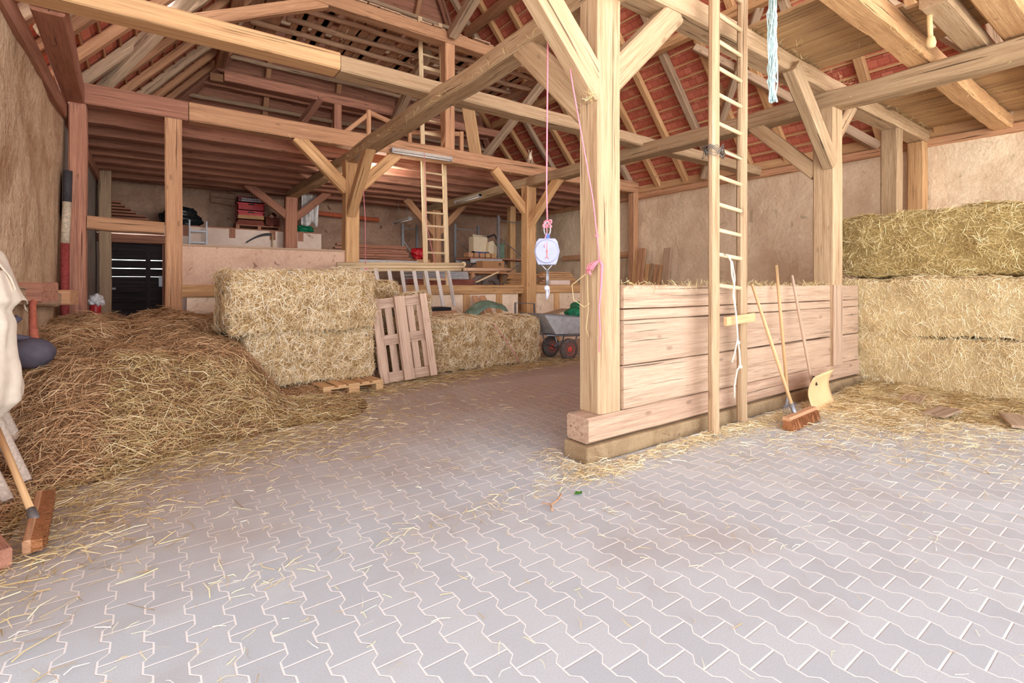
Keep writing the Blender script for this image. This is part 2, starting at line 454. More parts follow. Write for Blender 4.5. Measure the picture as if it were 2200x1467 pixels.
def bale(name, lo, hi, label, core, smat, n, L=.16, wid=.006, group=None, rz=0., rough=.03, seed=1, faces='-x-y+x+z', bias=(0, 0, 1), bw=.6, lift=.35, round_=.08, base=None):
    """bale: lumpy core plus a coat of stalks"""
    lo, hi = Vector(lo), Vector(hi); c = (lo+hi)/2; half = (hi-lo)/2
    root = empty(name, (c.x, c.y, lo.z), label, 'straw bale' if 'straw' in name else 'hay bale', group)
    rot = Matrix.Rotation(rz, 3, 'Z')
    def surf(q):
        e = half - Vector((round_,)*3)
        cl = Vector([max(-e[i], min(e[i], q[i])) for i in range(3)])
        d = q - cl
        p = cl + (d.normalized()*round_ if d.length > 1e-6 else d)
        nz = mnoise.noise((p+c)*2.1+Vector((seed*3.1, 0, 0)))*rough*1.6 + mnoise.noise((p+c)*6.+Vector((0, seed*1.7, 0)))*rough
        nn = (d.normalized() if d.length > 1e-6 else p.normalized())
        p = p + nn*nz
        p.z = max(p.z, -half.z+.002)
        return p, nn
    mb = MB(); step = .11
    dims = [max(3, int(half[i]*2/step)) for i in range(3)]
    for ax in range(3):
        for sg in (-1, 1):
            u, v = [(1, 2), (2, 0), (0, 1)][ax]; nu, nv = dims[u], dims[v]; vs, fs = [], []
            for i in range(nu+1):
                for j in range(nv+1):
                    q = Vector((0, 0, 0)); q[ax] = sg*half[ax]; q[u] = (i/nu*2-1)*half[u]; q[v] = (j/nv*2-1)*half[v]
                    vs.append(c + rot @ surf(q)[0])
            for i in range(nu):
                for j in range(nv):
                    a = i*(nv+1)+j; f = (a, a+nv+1, a+nv+2, a+1)
                    fs.append(f if sg > 0 else f[::-1])
            mb.add(vs, fs)
    mb.build('packed_core', core, root, smooth=True)
    g = random.Random(seed); P, NN = [], []
    fl_ = [faces[i:i+2] for i in range(0, len(faces), 2)]
    area = []
    for f in fl_:
        ax = 'xyz'.index(f[1]); u, v = [(1, 2), (2, 0), (0, 1)][ax]; area.append(half[u]*half[v])
    tot = sum(area)
    for f, a_ in zip(fl_, area):
        ax = 'xyz'.index(f[1]); u, v = [(1, 2), (2, 0), (0, 1)][ax]; sg = 1 if f[0] == '+' else -1
        for _ in range(int(n*a_/tot)):
            q = Vector((0, 0, 0)); q[ax] = sg*half[ax]; q[u] = g.uniform(-1, 1)*half[u]; q[v] = g.uniform(-1, 1)*half[v]
            p, nn = surf(q)
            P.append(c + rot @ p); NN.append(rot @ nn)
    o = strands('stalks', np.array(P), np.array(NN), L, wid, smat, root, lift, seed, bias, bw, origin=tuple(root.matrix_basis.translation))
    o['kind'] = 'stuff'
    return root

# ------------------------------------------------------------------ camera, light
F = 1065.
cam = bpy.data.cameras.new('camera'); cam.sensor_width = 36; cam.lens = F/2200*36
cam.shift_y = -121.5/2200; cam.clip_start = .05; cam.clip_end = 200
co = bpy.data.objects.new('camera', cam); C.objects.link(co)
co.location = (0, 0, 1.4)
yaw = math.atan2(.5836, .812)
co.rotation_euler = (math.pi/2, 0, -yaw)
bpy.context.scene.camera = co

SKYS = 3.4
SKY = [(0., (.8, .77, .72, 1)), (.36, (.85, .82, .78, 1)), (.47, (.9, .9, .88, 1)), (.53, (1, 1, 1, 1)), (.62, (.6, .62, .66, 1)), (.8, (.2, .23, .28, 1))]
W = bpy.data.worlds.new('sky'); bpy.context.scene.world = W; W.use_nodes = True
bg = W.node_tree.nodes['Background']
wtc = W.node_tree.nodes.new('ShaderNodeTexCoord'); wsp = W.node_tree.nodes.new('ShaderNodeSeparateXYZ')
W.node_tree.links.new(wtc.outputs['Generated'], wsp.inputs[0])
# hazy summer sky: brightest near the horizon, over a sunlit yard
W.node_tree.links.new(ramp(W.node_tree, math_(W.node_tree, 'MULTIPLY_ADD', wsp.outputs[2], .5, .5), SKY), bg.inputs[0])
bg.inputs[1].default_value = SKYS
sc = bpy.context.scene
sc.view_settings.view_transform = 'Standard'; sc.view_settings.look = 'None'
sc.view_settings.gamma = 1.; sc.view_settings.use_curve_mapping = False
sc.view_settings.exposure = 1.27
sc.cycles.max_bounces = 8; sc.cycles.diffuse_bounces = 6; sc.cycles.glossy_bounces = 2
sc.cycles.sample_clamp_indirect = 6.; sc.cycles.use_denoising = True
sc.cycles.caustics_reflective = False; sc.cycles.caustics_refractive = False

def portal(loc, rot, sx, sy):
    l = bpy.data.lights.new('doorway_portal', 'AREA'); l.shape = 'RECTANGLE'; l.size = sx; l.size_y = sy
    l.cycles.is_portal = True
    o = bpy.data.objects.new('doorway_portal', l); C.objects.link(o); o.location = loc; o.rotation_euler = rot
portal((5.05, -2.05, 4.0), (R(90), 0, 0), 12.3, 8.)
portal((-1.25, .25, 1.9), (R(90), 0, R(-90)), 4.5, 3.7)

# ------------------------------------------------------------------ the setting
def struct(o): o['kind'] = 'structure'; return o
XL, XR, YB, YF = -1.1, 11.25, 16.3, -2.0
me = bpy.data.meshes.new('floor')
me.from_pydata([(-4, -4, 0), (XR+.4, -4, 0), (XR+.4, YB+.3, 0), (-4, YB+.3, 0)], [], [(0, 1, 2, 3)])
struct(link('floor', me, M['paver'], Matrix.Identity(4)))

def rough_wall(name, origin, ux, W_, H_, th, mat, amp=.03, holes=(), step=.22):
    """plastered wall: front face displaced, with a solid back. ux: horizontal direction; the face looks along ux x Z"""
    o = Vector(origin); ux = Vector(ux); uz = Vector((0, 0, 1)); nrm = ux.cross(uz)
    nu, nv = max(2, int(W_/step)), max(2, int(H_/step)); vs, fs = [], []
    for i in range(nu+1):
        for j in range(nv+1):
            p = o + ux*(W_*i/nu) + uz*(H_*j/nv)
            d = mnoise.noise(p*.9)*amp + mnoise.noise(p*3.1+Vector((5, 1, 2)))*amp*.45
            vs.append(p + nrm*d)
    for i in range(nu):
        for j in range(nv):
            a = i*(nv+1)+j; fs.append((a, a+nv+1, a+nv+2, a+1))
    mb = MB().add(vs, fs)
    b = [o - nrm*th, o+ux*W_-nrm*th, o+ux*W_+uz*H_-nrm*th, o+uz*H_-nrm*th]
    mb.add(b, [(3, 2, 1, 0)])
    f = [o, o+ux*W_, o+ux*W_+uz*H_, o+uz*H_]
    for i in range(4):
        mb.add([f[i], b[i], b[(i+1) % 4], f[(i+1) % 4]], [(0, 1, 2, 3)])
    return struct(mb.build(name, mat, smooth=False))

# face direction = ux x Z : (0,-1,0)x(0,0,1) = (-1,0,0) ; (0,1,0)xZ = (1,0,0) ; (1,0,0)xZ = (0,-1,0)
wl = rough_wall('wall_left', (XL, 2.5, 0), (0, 1, 0), 7.1, 3.78, .4, M['clay'], .05)
wl2 = rough_wall('wall_left', (XL, 9.6, 0), (0, 1, 0), YB-9.6, 4.2, .4, M['block'], .008)
rough_wall('wall_right', (XR, YB, 0), (0, -1, 0), YB-YF, 3.86, .4, M['lime'], .06)
rough_wall('wall_back', (3.86, YB, 0), (1, 0, 0), XR-3.86, 4.22, .3, M['back'], .03)
rough_wall('wall_back', (XL, YB, 2.86), (1, 0, 0), 3.86-XL, 1.36, .3, M['back'], .03)
# the deep plastered ledge over the back door
mb = MB().box((.18, 14.75, 0), (3.86, YB, 2.86)).box((XL, 14.75, 2.62), (.18, YB, 2.86))
ledge = struct(mb.build('wall_ledge', M['white']))
mb = MB()
for x0, x1 in ((.2, 3.84),):
    mb.box((x0, 14.72, 2.862), (x1, 16.2, 2.885))
mb.build('deck_board', M['red'], ledge, 'X')
for x in (.62, 1.62, 2.58, 3.3):
    MB().box((x-.07, 14.735, 2.62), (x+.07, 14.76, 2.86)).build('joist_end', M['red'], ledge)
timber('door_lintel', (XL, 14.8, 2.5), (.22, 14.8, 2.5), .18, .2, M['red'], ledge)

# low timber and plaster wall on the row of posts
lw = empty('wall_low', (2.7, 9.5, 0), None, None); lw['kind'] = 'structure'
mb = MB().box((.34, 9.42, 1.39), (2.9, 9.6, 2.02)); mb.build('upper_panel', M['panel'], lw)
MB().box((.34, 9.405, 1.4), (.78, 9.425, 1.97)).build('spotted_board', M['panel'], lw)
timber('capping', (.33, 9.5, 2.035), (2.9, 9.5, 2.035), .2, .035, M['plank'], lw, jit=.002)
for a, b in ((.34, 1.2), (1.2, 2.05), (2.05, 2.84), (3.1, 3.94), (3.94, 5.54), (5.54, 6.41), (6.41, 7.02), (7.42, 8.15), (8.15, 9.2), (9.2, 10.2), (10.2, 10.9)):
    MB().box((a+.06, 9.44, 0), (b-.06, 9.58, 1.2)).build('infill', M['infill'], lw)
for x in (1.2, 2.05, 3.94, 5.54, 6.41, 8.15, 9.2, 10.2):
    timber('stud', (x, 9.5, 0), (x, 9.5, 1.2), .17, .2, M['oak2'], lw)
timber('rail', (.33, 9.49, 1.3), (2.9, 9.49, 1.3), .22, .2, M['oak2'], lw)
timber('rail', (3.16, 9.49, 1.3), (7.1, 9.49, 1.3), .22, .2, M['oak2'], lw)
timber('rail', (7.35, 9.49, 1.3), (11.2, 9.49, 1.3), .22, .2, M['oak2'], lw)

# wall plates
struct(timber('trim_1', (XL-.06, 3.4, 3.87), (XL-.06, YB, 3.87), .28, .2, M['red']))
struct(timber('trim_2', (XR+.02, YF, 3.93), (XR+.02, YB, 3.93), .24, .15, M['brown']))
struct(timber('trim_3', (XR+.06, YF, 4.12), (XR+.06, YB, 4.12), .2, .2, M['pine']))

# back door: tarred boards with daylight in the gaps
door = empty('door_1', (-.4, 14.9, 0), None, None); door['kind'] = 'structure'
zs = [0]
while zs[-1] < 2.36: zs.append(zs[-1]+.2)
for i, z in enumerate(zs[:-1]):
    gap = .013 if i in (8, 9) else (.005 if i == 7 else -.004)
    MB().box((-.94, 14.9, z), (.17, 14.93, z+.2-gap)).build('board', M['doorwood'], door, 'X')
MB().box((-.2, 14.895, .1), (-.1, 14.9, 2.3)).build('brace', M['doorwood'], door)
MB().box((.13, 14.86, 0), (.185, 14.94, 2.45)).build('door_frame', M['red'], door)
MB().box((-1.06, 14.875, 1.24), (-.82, 14.895, 1.38)).build('hinge', M['black'], door)
MB().box((-.92, 14.868, 1.29), (-.76, 14.876, 1.335)).build('hinge_strap', M['dial'], door)
MB().box((.06, 14.87, 1.36), (.15, 14.895, 1.62)).build('lock_plate', M['steel'], door)
MB().box((-1.12, 14.8, 0), (-.93, 14.86, 2.45)).build('door_frame', M['white'], door)

# back loft ceiling over the bay
cb = MB()
y = 10.35; g = random.Random(3)
while y < YB:
    cb.box((XL, y, 4.2), (XR, y+.24, 4.23)); y += .245
ceil = struct(cb.build('ceiling', M['red'], None, 'X'))

# roof: both tiled slopes, hipped back end
TH = 49.; T = math.tan(R(TH)); EZ = 4.1; XM = (XL+XR)/2; HALF = XR-XM+.15
def roofpt(side, s, y, off=0.):
    """s: distance up the slope from the eave, off: depth below the tiles"""
    x = HALF - s*math.cos(R(TH)); z = EZ + s*math.sin(R(TH)) - off
    return Vector((XM + side*x, y, z))
SL = HALF/math.cos(R(TH))
YH = 15.9                       # eave of the hip end
def ymax(s): return YH - (s/SL)*4.2
def roof_plane(name, side, hole=None):
    rot = Matrix(((0, -side*math.cos(R(TH)), 0), (1, 0, 0), (0, math.sin(R(TH)), 1)))
    ex = Vector((0, 1, 0)); ey = (roofpt(side, 1, 0)-roofpt(side, 0, 0)); ez = ex.cross(ey)
    rot = Matrix((ex, ey, ez)).transposed()
    mw = Matrix.Translation(roofpt(side, 0, 0)) @ rot.to_4x4()
    vs, fs = [], []
    def quad(y0, y1, s0, s1):
        b = len(vs); vs.extend([(y0, s0, 0), (y1, s0, 0), (y1, s1, 0), (y0, s1, 0)]); fs.append((b, b+1, b+2, b+3))
    if hole:
        (h0, h1, s0, s1) = hole
        quad(YF, YH+.2, 0, s0); quad(YF, h0, s0, s1); quad(h1, YH+.2, s0, s1); quad(YF, YH+.2, s1, SL)
    else:
        quad(YF, YH+.2, 0, SL)
    me = bpy.data.meshes.new(name); me.from_pydata(vs, [], fs); me.update()
    return struct(link(name, me, M['tile'], mw))
rr = roof_plane('roof_right', 1)
rl = roof_plane('roof_left', -1, (8.9, 9.5, 1.7, 2.5))
for side, par in ((1, rr), (-1, rl)):
    s = .12
    while s < SL-.1:
        a, b = roofpt(side, s, YF, .03), roofpt(side, s, ymax(s), .03)
        timber('batten', a, b, .05, .035, M['newpallet'] if side > 0 else M['brown'], par, jit=.002, ch=.004, up=(roofpt(side, 1, 0)-roofpt(side, 0, 0)))
        s += .28
    y = -1.6; i = 0
    while y < YH-.3:
        s1 = min(SL-.05, (YH-y)/4.2*SL)
        if s1 > .8:
            old = (i % 3 == 1)
            m_ = (M['grey'] if old else M['oak2']) if side > 0 else (M['grey'] if old else M['brown'])
            timber('rafter', roofpt(side, -.1, y, .13), roofpt(side, s1, y, .13), .13 if not old else .15, .16, m_, par, jit=.003 if not old else .009, up=(0, 1, 0))
        y += .86; i += 1
# wind braces and purlins under the tiled slopes
for side, par in ((1, rr), (-1, rl)):
    for (y0, s0, y1, s1, m_) in ((7.3, .4, 4.3, 4.2, 'grey'), (3.6, .3, 6.2, 3.4, 'grey'), (10.4, .3, 8.2, 3.6, 'grey'), (1.2, .4, 3.4, 3.4, 'grey')):
        timber('wind_brace', roofpt(side, s0, y0, .29), roofpt(side, s1, y1, .29), .15, .15, M[m_], par, jit=.012)
    timber('purlin', roofpt(side, 3.75, YF, .36), roofpt(side, 3.75, 13.4, .36), .2, .2, M['oak2' if side > 0 else 'brown'], par)
    timber('purlin', roofpt(side, 6.4, YF, .36), roofpt(side, 6.4, 12.2, .36), .2, .2, M['brown'], par)
# hip end: overlapping boards, a few let daylight through
hb = MB(); nB = 36
def hippt(x, s, off=0.):
    return Vector((x, YH - s/SL*4.2 - off*.8, EZ + s*math.sin(R(TH)) - off*.5))
g = random.Random(11)
for i in range(nB):
    s0 = SL*i/nB; s1 = SL*(i+1)/nB*1.0 - (.012 if i in (3, 5, 8) else -.02)
    w0 = HALF*(1-s0/SL)+.1
    a, b, c_, d = hippt(XM-w0, s0), hippt(XM+w0, s0), hippt(XM+w0, s1, -.02), hippt(XM-w0, s1, -.02)
    n_ = Vector((0, .02, .01)); hb.add([a, b, c_, d, a+n_, b+n_, c_+n_, d+n_], [(0, 1, 2, 3), (7, 6, 5, 4), (0, 4, 5, 1), (1, 5, 6, 2), (2, 6, 7, 3), (3, 7, 4, 0)])
rb = struct(hb.build('roof_back', M['red'], None, 'X'))
for x in np.arange(XM-4.5, XM+4.6, 1.8):
    s1 = (1-abs(x-XM)/HALF)*SL
    timber('rafter', hippt(x, 0, .12), hippt(x, s1, .12), .13, .16, M['brown'] if int(x*10) % 3 else M['grey'], rb, jit=.008)
for i in range(16):
    q = .25+.42*i; w0 = HALF*(1-q/SL)-.1
    if w0 > .4: timber('cross_batten', hippt(XM-w0, q, .24), hippt(XM+w0, q, .24), .09, .1, M['red'] if i % 3 else M['grey'], rb, jit=.012)
timber('hip_rafter', hippt(XM-HALF+.1, 0, .15), hippt(XM, SL, .15), .2, .22, M['red'], rb)
timber('hip_rafter', hippt(XM+HALF-.1, 0, .15), hippt(XM, SL, .15), .2, .22, M['red'], rb)
timber('purlin', hippt(XM-4, SL*.35, .3), hippt(XM+4, SL*.35, .3), .2, .2, M['brown'], rb)
timber('plate', (XL, YH-.2, 4.1), (XR, YH-.2, 4.1), .2, .2, M['red'], rb)

# upper loft: boards laid across round poles
al = MB(); g = random.Random(5); x = 1.6
while x < 8.7:
    w = g.uniform(.18, .26)
    al.box((x, 9.66, 6.98), (x+w-.006, 13.1+g.uniform(-.2, .2), 7.0), Matrix.Rotation(g.uniform(-.01, .01), 3, 'Z')); x += w
ua = struct(al.build('ceiling_loft', M['attic'], None, 'Y'))
for i, y in enumerate((9.95, 10.5, 11.05, 11.6, 12.15, 12.7)):
    x0, x1 = 1.6+.3*(i % 3), 8.6-.35*(i % 2)
    timber('pole', (x0, y, 6.91), (x1, y, 6.91), .13, .12, M['attic'], ua, jit=.02, log=True)

# front loft floor at the right: short boards over the joists
lf = MB(); g = random.Random(9)
for x0, x1, y0, y1 in ((5.2, 6.95, 1.85, 3.15), (5.6, 7.1, -1.2, 1.7), (8.1, 11.2, .4, 3.1), (8.3, 11.2, -1.6, .4)):
    x = x0
    while x < x1-.1:
        w = g.uniform(.17, .29)
        lf.box((x, y0-g.uniform(0, .15), 4.16+g.uniform(0, .02)), (x+w-.015, y1+g.uniform(-.1, .12), 4.2+g.uniform(0, .012))); x += w
fl_ = struct(lf.build('ceiling_front', M['loft'], None, 'Y'))

# ------------------------------------------------------------------ the timber frame
def member(name, p0, p1, w, h, mat, label, cat, group=None, **kw):
    o = timber(name, p0, p1, w, h, M[mat], **kw); tag(o, label, cat, group); return o
def post(x, y, z0, z1, w, d, mat, label, **kw):
    return member('wooden_post', (x, y, z0), (x, y, z1), w, d, mat, label, 'post', **kw)
post(3.03, 2.95, .355, 3.76, .262, .25, 'oak', 'massive pale oak post at the near end of the plank partition', jit=.004, ch=.025)
post(7.24, 2.9, .355, 3.73, .27, .26, 'oak', 'pale oak post rising through the far part of the plank partition beside the long tools', jit=.004)
post(3.03, 9.5, 0, 3.76, .262, .26, 'oak2', 'honey oak post with three braces behind the tall straw stack', jit=.004)
post(-.915, 9.48, 0, 4.0, .2, .22, 'red', 'reddish brown post in the corner beside the clay wall and striped pole')
post(.225, 9.48, 0, 4.0, .225, .22, 'brown', 'square brown post between the dark door and the spotted low wall')
post(7.22, 9.36, 0, 3.74, .28, .25, 'oak2', 'oak post with two braces beside the hanging scale, carried down through the low wall rail', jit=.004)
post(2.98, 14.42, 0, 3.76, .3, .26, 'red', 'dark reddish post with two braces in front of the white ledge')
post(7.16, 14.1, 0, 3.74, .28, .28, 'brown', 'brown post seen through the rungs of the far ladder')
post(9.25, 12.9, 0, 3.9, .21, .21, 'oak2', 'plain post standing between the grey storage racks')
post(11.05, 9.45, 0, 4.0, .2, .22, 'brown', 'brown post against the rough wall beside the leaning boards')
post(9.8, 2.97, 0, 3.93, .24, .24, 'oak', 'pale post behind the hay stack, the one farther from the rough wall')
post(11.05, 2.97, 0, 3.93, .24, .24, 'oak2', 'post at the rough wall behind the hay stack, at the end of the beam')

member('cross_rail', (-.81, 9.48, 2.31), (.11, 9.48, 2.28), .16, .19, 'brown', 'short rough rail between the two brown corner posts in front of the dark door', 'rail', jit=.01)
post(-.93, 14.55, 0, 4.0, .22, .2, 'grey', 'greyish post beside the dark door, near the block wall')
member('oak_beam', (3.04, 2.6, 3.85), (3.04, 14.6, 3.86), .27, .2, 'oak', 'long rough oak beam running from the massive front post back over the straw stack', 'beam', jit=.014, bow=-.02)
member('oak_beam', (7.22, -1.9, 3.8), (7.22, 14.6, 3.84), .28, .22, 'oak', 'long hewn beam above the partition carrying the short tube lamp at its far end', 'beam', jit=.01)
member('cross_beam', (XL, 2.96, 4.04), (11.2, 2.96, 4.04), .27, .21, 'oak', 'dusty cross beam over the plank partition and the tall ladder', 'beam', jit=.008)
member('cross_beam', (1.75, 5.98, 3.99), (11.2, 5.98, 3.99), .27, .19, 'oak', 'wide pale cross beam spanning the bay in front of the attic, right of the new timber splice', 'beam', jit=.008)
member('cross_beam', (XL, 5.97, 4.0), (1.74, 5.97, 4.0), .28, .2, 'pine', 'fresh planed timber spliced into the front cross beam at the left wall', 'beam', jit=.001)
member('cross_beam', (XL, 9.5, 4.16), (.42, 9.5, 4.16), .25, .3, 'red', 'reddish spliced beam end above the two brown corner posts', 'beam', jit=.003)
member('cross_beam', (.43, 9.5, 4.16), (11.2, 9.5, 4.16), .25, .3, 'brown', 'brown cross beam over the low wall on which the cat sits', 'beam', jit=.01)
member('loft_joist', (4.2, 1.88, 4.04), (11.2, 1.88, 4.04), .24, .22, 'oak2', 'rough loft joist with bark edges next to the dusty cross beam', 'joist', jit=.014)
member('loft_joist', (4.2, 1.08, 4.05), (11.2, 1.08, 4.05), .26, .22, 'oak2', 'broad loft joist at the upper right corner of the view', 'joist', jit=.006)
o = member('loose_board', (5.75, 1.42, 4.0), (7.6, 1.42, 4.0), .22, .12, 'oak', 'pale squared board resting across the loft joists beside the tan rope', 'board', jit=.003)
member('diagonal_beam', (-.8, 6.13, 3.99), (-.95, 9.36, 4.12), .24, .24, 'red', 'reddish timber slanting back from the fresh beam to the corner post', 'beam', jit=.004)
for i, y in enumerate((10.25, 11.1, 11.9, 12.7, 13.4, 14.15, 15.1)):
    nth = ('first', 'second', 'third', 'fourth', 'fifth', 'sixth', 'seventh')[i]
    member('ceiling_joist', (XL, y, 4.06), (XR, y, 4.06), .22, .22, 'red', 'rough ceiling joist over the back bay, the %s behind the cat beam' % nth, 'joist', 'ceiling joists over the back bay', jit=.014)

def brace(p0, p1, mat, label, w=.16, h=.2, **kw):
    return member('wooden_brace', p0, p1, w, h, mat, label, 'brace', 'diagonal braces of the timber frame', jit=kw.pop('jit', .005), **kw)
brace((2.98, 2.93, 2.98), (2.02, 2.93, 3.97), 'oak', 'thick brace at the top of the massive front post, behind the pink ropes', .17, .24)
brace((3.1, 2.93, 3.12), (3.98, 2.93, 3.97), 'oak', 'wide brace from the massive front post up to the dusty cross beam', .15, .23)
brace((3.02, 3.0, 2.82), (3.02, 4.0, 3.8), 'oak', 'brace from the massive front post to the long rough oak beam', .16, .24)
brace((7.2, 3.0, 2.88), (7.2, 3.86, 3.74), 'oak', 'brace left of the partition post, below the hewn beam by the ladder', .15, .18)
brace((7.15, 2.83, 2.98), (6.08, 2.83, 3.97), 'oak', 'steep brace in front of the partition post', .15, .2)
brace((7.3, 2.95, 3.2), (8.1, 2.95, 3.97), 'oak', 'short brace on the wall side of the partition post', .14, .2)
brace((2.95, 9.47, 3.2), (2.05, 9.47, 4.05), 'oak2', 'brace left of the honey oak post above the low wall', .15, .22)
brace((3.1, 9.47, 3.2), (3.95, 9.47, 4.05), 'oak2', 'brace between the honey oak post and the long tube lamp', .15, .22)
brace((3.0, 9.42, 2.75), (3.0, 8.35, 3.8), 'oak2', 'brace leaning out toward the viewer from the honey oak post', .17, .2)
brace((7.2, 9.4, 3.1), (6.25, 9.4, 4.03), 'oak2', 'brace left of the oak post beside the hanging scale', .15, .2)
brace((7.18, 9.3, 2.8), (7.18, 8.2, 3.75), 'oak2', 'brace leaning forward from the oak post beside the hanging scale', .15, .2)
brace((2.95, 14.38, 3.2), (1.9, 14.38, 4.0), 'red', 'thin dark brace left of the post in front of the white ledge', .12, .2)
brace((3.05, 14.38, 3.2), (3.95, 14.38, 4.0), 'red', 'thin dark brace right of the post in front of the white ledge', .12, .2)
brace((7.1, 14.05, 3.0), (6.15, 14.05, 4.0), 'brown', 'brace left of the post behind the far ladder', .13, .2)
brace((7.2, 14.05, 3.0), (8.15, 14.05, 4.0), 'brown', 'brace right of the post behind the far ladder', .13, .2)
# attic frame
post(5.12, 9.5, 4.31, 6.56, .23, .23, 'brown', 'tall attic post standing on the cat beam beside the far ladder')
member('collar_beam', (1.7, 9.5, 6.68), (8.6, 9.5, 6.68), .26, .25, 'brown', 'collar beam high in the attic above the tall attic post', 'beam', jit=.012)
member('collar_beam', (1.2, 12.4, 5.92), (8.4, 12.4, 5.92), .22, .22, 'red', 'dark attic beam farther back above the handrail', 'beam', jit=.008)
post(3.62, 12.4, 4.23, 5.82, .18, .18, 'red', 'dark attic post under the rear attic beam near the handrail')
brace((2.55, 9.47, 6.62), (.3, 9.47, 5.55), 'brown', 'long attic strut running into the left end of the collar beam', .16, .2)
brace((5.1, 15.3, 4.25), (5.1, 10.4, 6.75), 'grey', 'long grey attic strut crossing behind the far ladder', .2, .2)
brace((5.12, 9.3, 6.72), (5.12, 7.2, 7.55), 'grey', 'grey strut rising toward the viewer from the collar beam over the far ladder', .2, .2)
brace((2.3, 15.2, 4.25), (3.2, 12.3, 5.9), 'red', 'dark attic strut below the rear attic beam, left of the handrail', .15, .18)
brace((7.2, 12.6, 4.25), (8.0, 9.6, 6.6), 'grey', 'grey attic strut near the tiled slope above the cat', .17, .18)
member('wooden_plank', (6.3, 10.2, 4.24), (5.75, 9.75, 5.6), .3, .06, 'pine', 'pair of fresh planks leaning in the attic left of the cat', 'plank')

# attic handrail round the ladder hole
hr = empty('handrail', (4.3, 9.9, 4.3), 'light wooden handrail on the attic edge beside the far ladder', 'handrail')
for x, y in ((3.42, 9.62), (5.6, 9.75), (4.6, 10.3)):
    timber('upright', (x, y, 4.23), (x, y, 4.85), .09, .09, M['brown'], hr)
timber('top_rail', (3.42, 9.62, 4.82), (4.65, 10.3, 4.82), .06, .1, M['brown'], hr)
timber('top_rail', (5.6, 9.75, 4.8), (4.65, 10.3, 4.8), .06, .1, M['brown'], hr)
timber('strut', (2.95, 9.62, 4.33), (3.42, 9.62, 4.78), .05, .08, M['brown'], hr)

# plank partition with sill and stone footing
pp = empty('plank_partition', (5.4, 2.9, 0), 'chest high plank partition between the paved bay and the hay stack', 'partition')
MB().box((2.71, 2.77, 0), (8.02, 3.05, .14)).build('stone_footing', M['stone'], pp, 'X', bevel=.015)
timber('sill_beam', (2.745, 2.92, .252), (8.0, 2.92, .252), .25, .205, M['rotten'], pp, jit=.005, ch=.02)
g = random.Random(4)
for z0, z1 in ((.358, .722), (.728, 1.098), (1.102, 1.194), (1.2, 1.398)):
    for a, b in ((3.165, 7.1), (7.38, 7.99)):
        timber('wall_plank', (a, 2.835, (z0+z1)/2), (b, 2.835, (z0+z1)/2), .05, z1-z0-.004, M['plank'], pp, jit=.0025, ch=.008)
        timber('wall_plank', (a, 3.0, (z0+z1)/2), (b, 3.0, (z0+z1)/2), .04, z1-z0-.004, M['plank'], pp, jit=.0025, ch=.008)
timber('cover_strip', (7.22, 2.772, .36), (7.22, 2.772, 1.4), .24, .03, M['plank'], pp, jit=.002, ch=.006)

# ------------------------------------------------------------------ straw and hay
bale('straw_bale', (.86, 6.62, .145), (2.42, 7.75, .82), 'lower golden straw bale of the tall stack, sitting on the fresh pallet', M['strawcore'], M['straw'], 17000, .15, .0045, seed=2, rz=R(2), rough=.035, faces='-x-y+x+z')
bale('straw_bale', (.66, 6.52, .8), (2.4, 7.8, 1.56), 'upper golden straw bale of the tall stack with a ragged left end', M['strawcore'], M['straw'], 21000, .16, .0045, seed=3, rz=R(3), rough=.05, faces='-x-y+x+z')
bale('straw_bale', (3.12, 6.98, 0), (4.4, 7.9, .86), 'straw bale right behind the standing pallet', M['strawcore'], M['straw'], 11000, .14, .0045, seed=4, rz=R(-1), rough=.05)
bale('straw_bale', (4.36, 6.98, 0), (5.62, 7.95, .82), 'straw bale beside the wheelbarrow with red twine across it', M['strawcore'], M['straw'], 12000, .14, .0045, seed=5, rz=R(2), rough=.05)
bale('straw_bale', (2.7, 7.95, 0), (3.6, 8.75, .8), 'straw bale hidden low behind the standing pallet', M['strawcore'], M['straw'], 1500, .16, .006, seed=6)
bale('straw_bale', (2.5, 7.95, .8), (3.36, 8.6, 1.46), 'small straw bale under the hanging rails behind the tall stack', M['strawcore'], M['straw'], 3200, .14, .006, seed=7, rough=.05)
bale('straw_bale', (3.2, 7.55, .82), (3.78, 8.3, 1.22), 'small straw bale lying at the right above the standing pallet', M['strawcore'], M['straw'], 2400, .14, .006, seed=8, rough=.05)
bale('hay_bale', (8.06, -.9, 0), (9.4, 3.25, .74), 'pale bottom bale of the hay stack along the right', M['palecore'], M['palehay'], 22000, .12, .004, seed=12, faces='-x+y+z', bias=(0, .2, 1), bw=1.2, rough=.05, round_=.06)
bale('hay_bale', (8.06, -.9, .73), (9.4, 3.25, 1.47), 'golden middle bale of the hay stack along the right', M['palecore'], M['palehay'], 22000, .11, .004, seed=13, faces='-x+y+z', bias=(0, .5, 1), bw=1.0, rough=.05, round_=.06)
bale('hay_bale', (8.25, -.9, 1.5), (9.6, 3.2, 2.4), 'greenish top bale of the hay stack along the right', M['haycore'], M['hay'], 24000, .12, .004, seed=14, faces='-x+y+z', bias=(0, 1, .4), bw=.7, rough=.06, round_=.14)

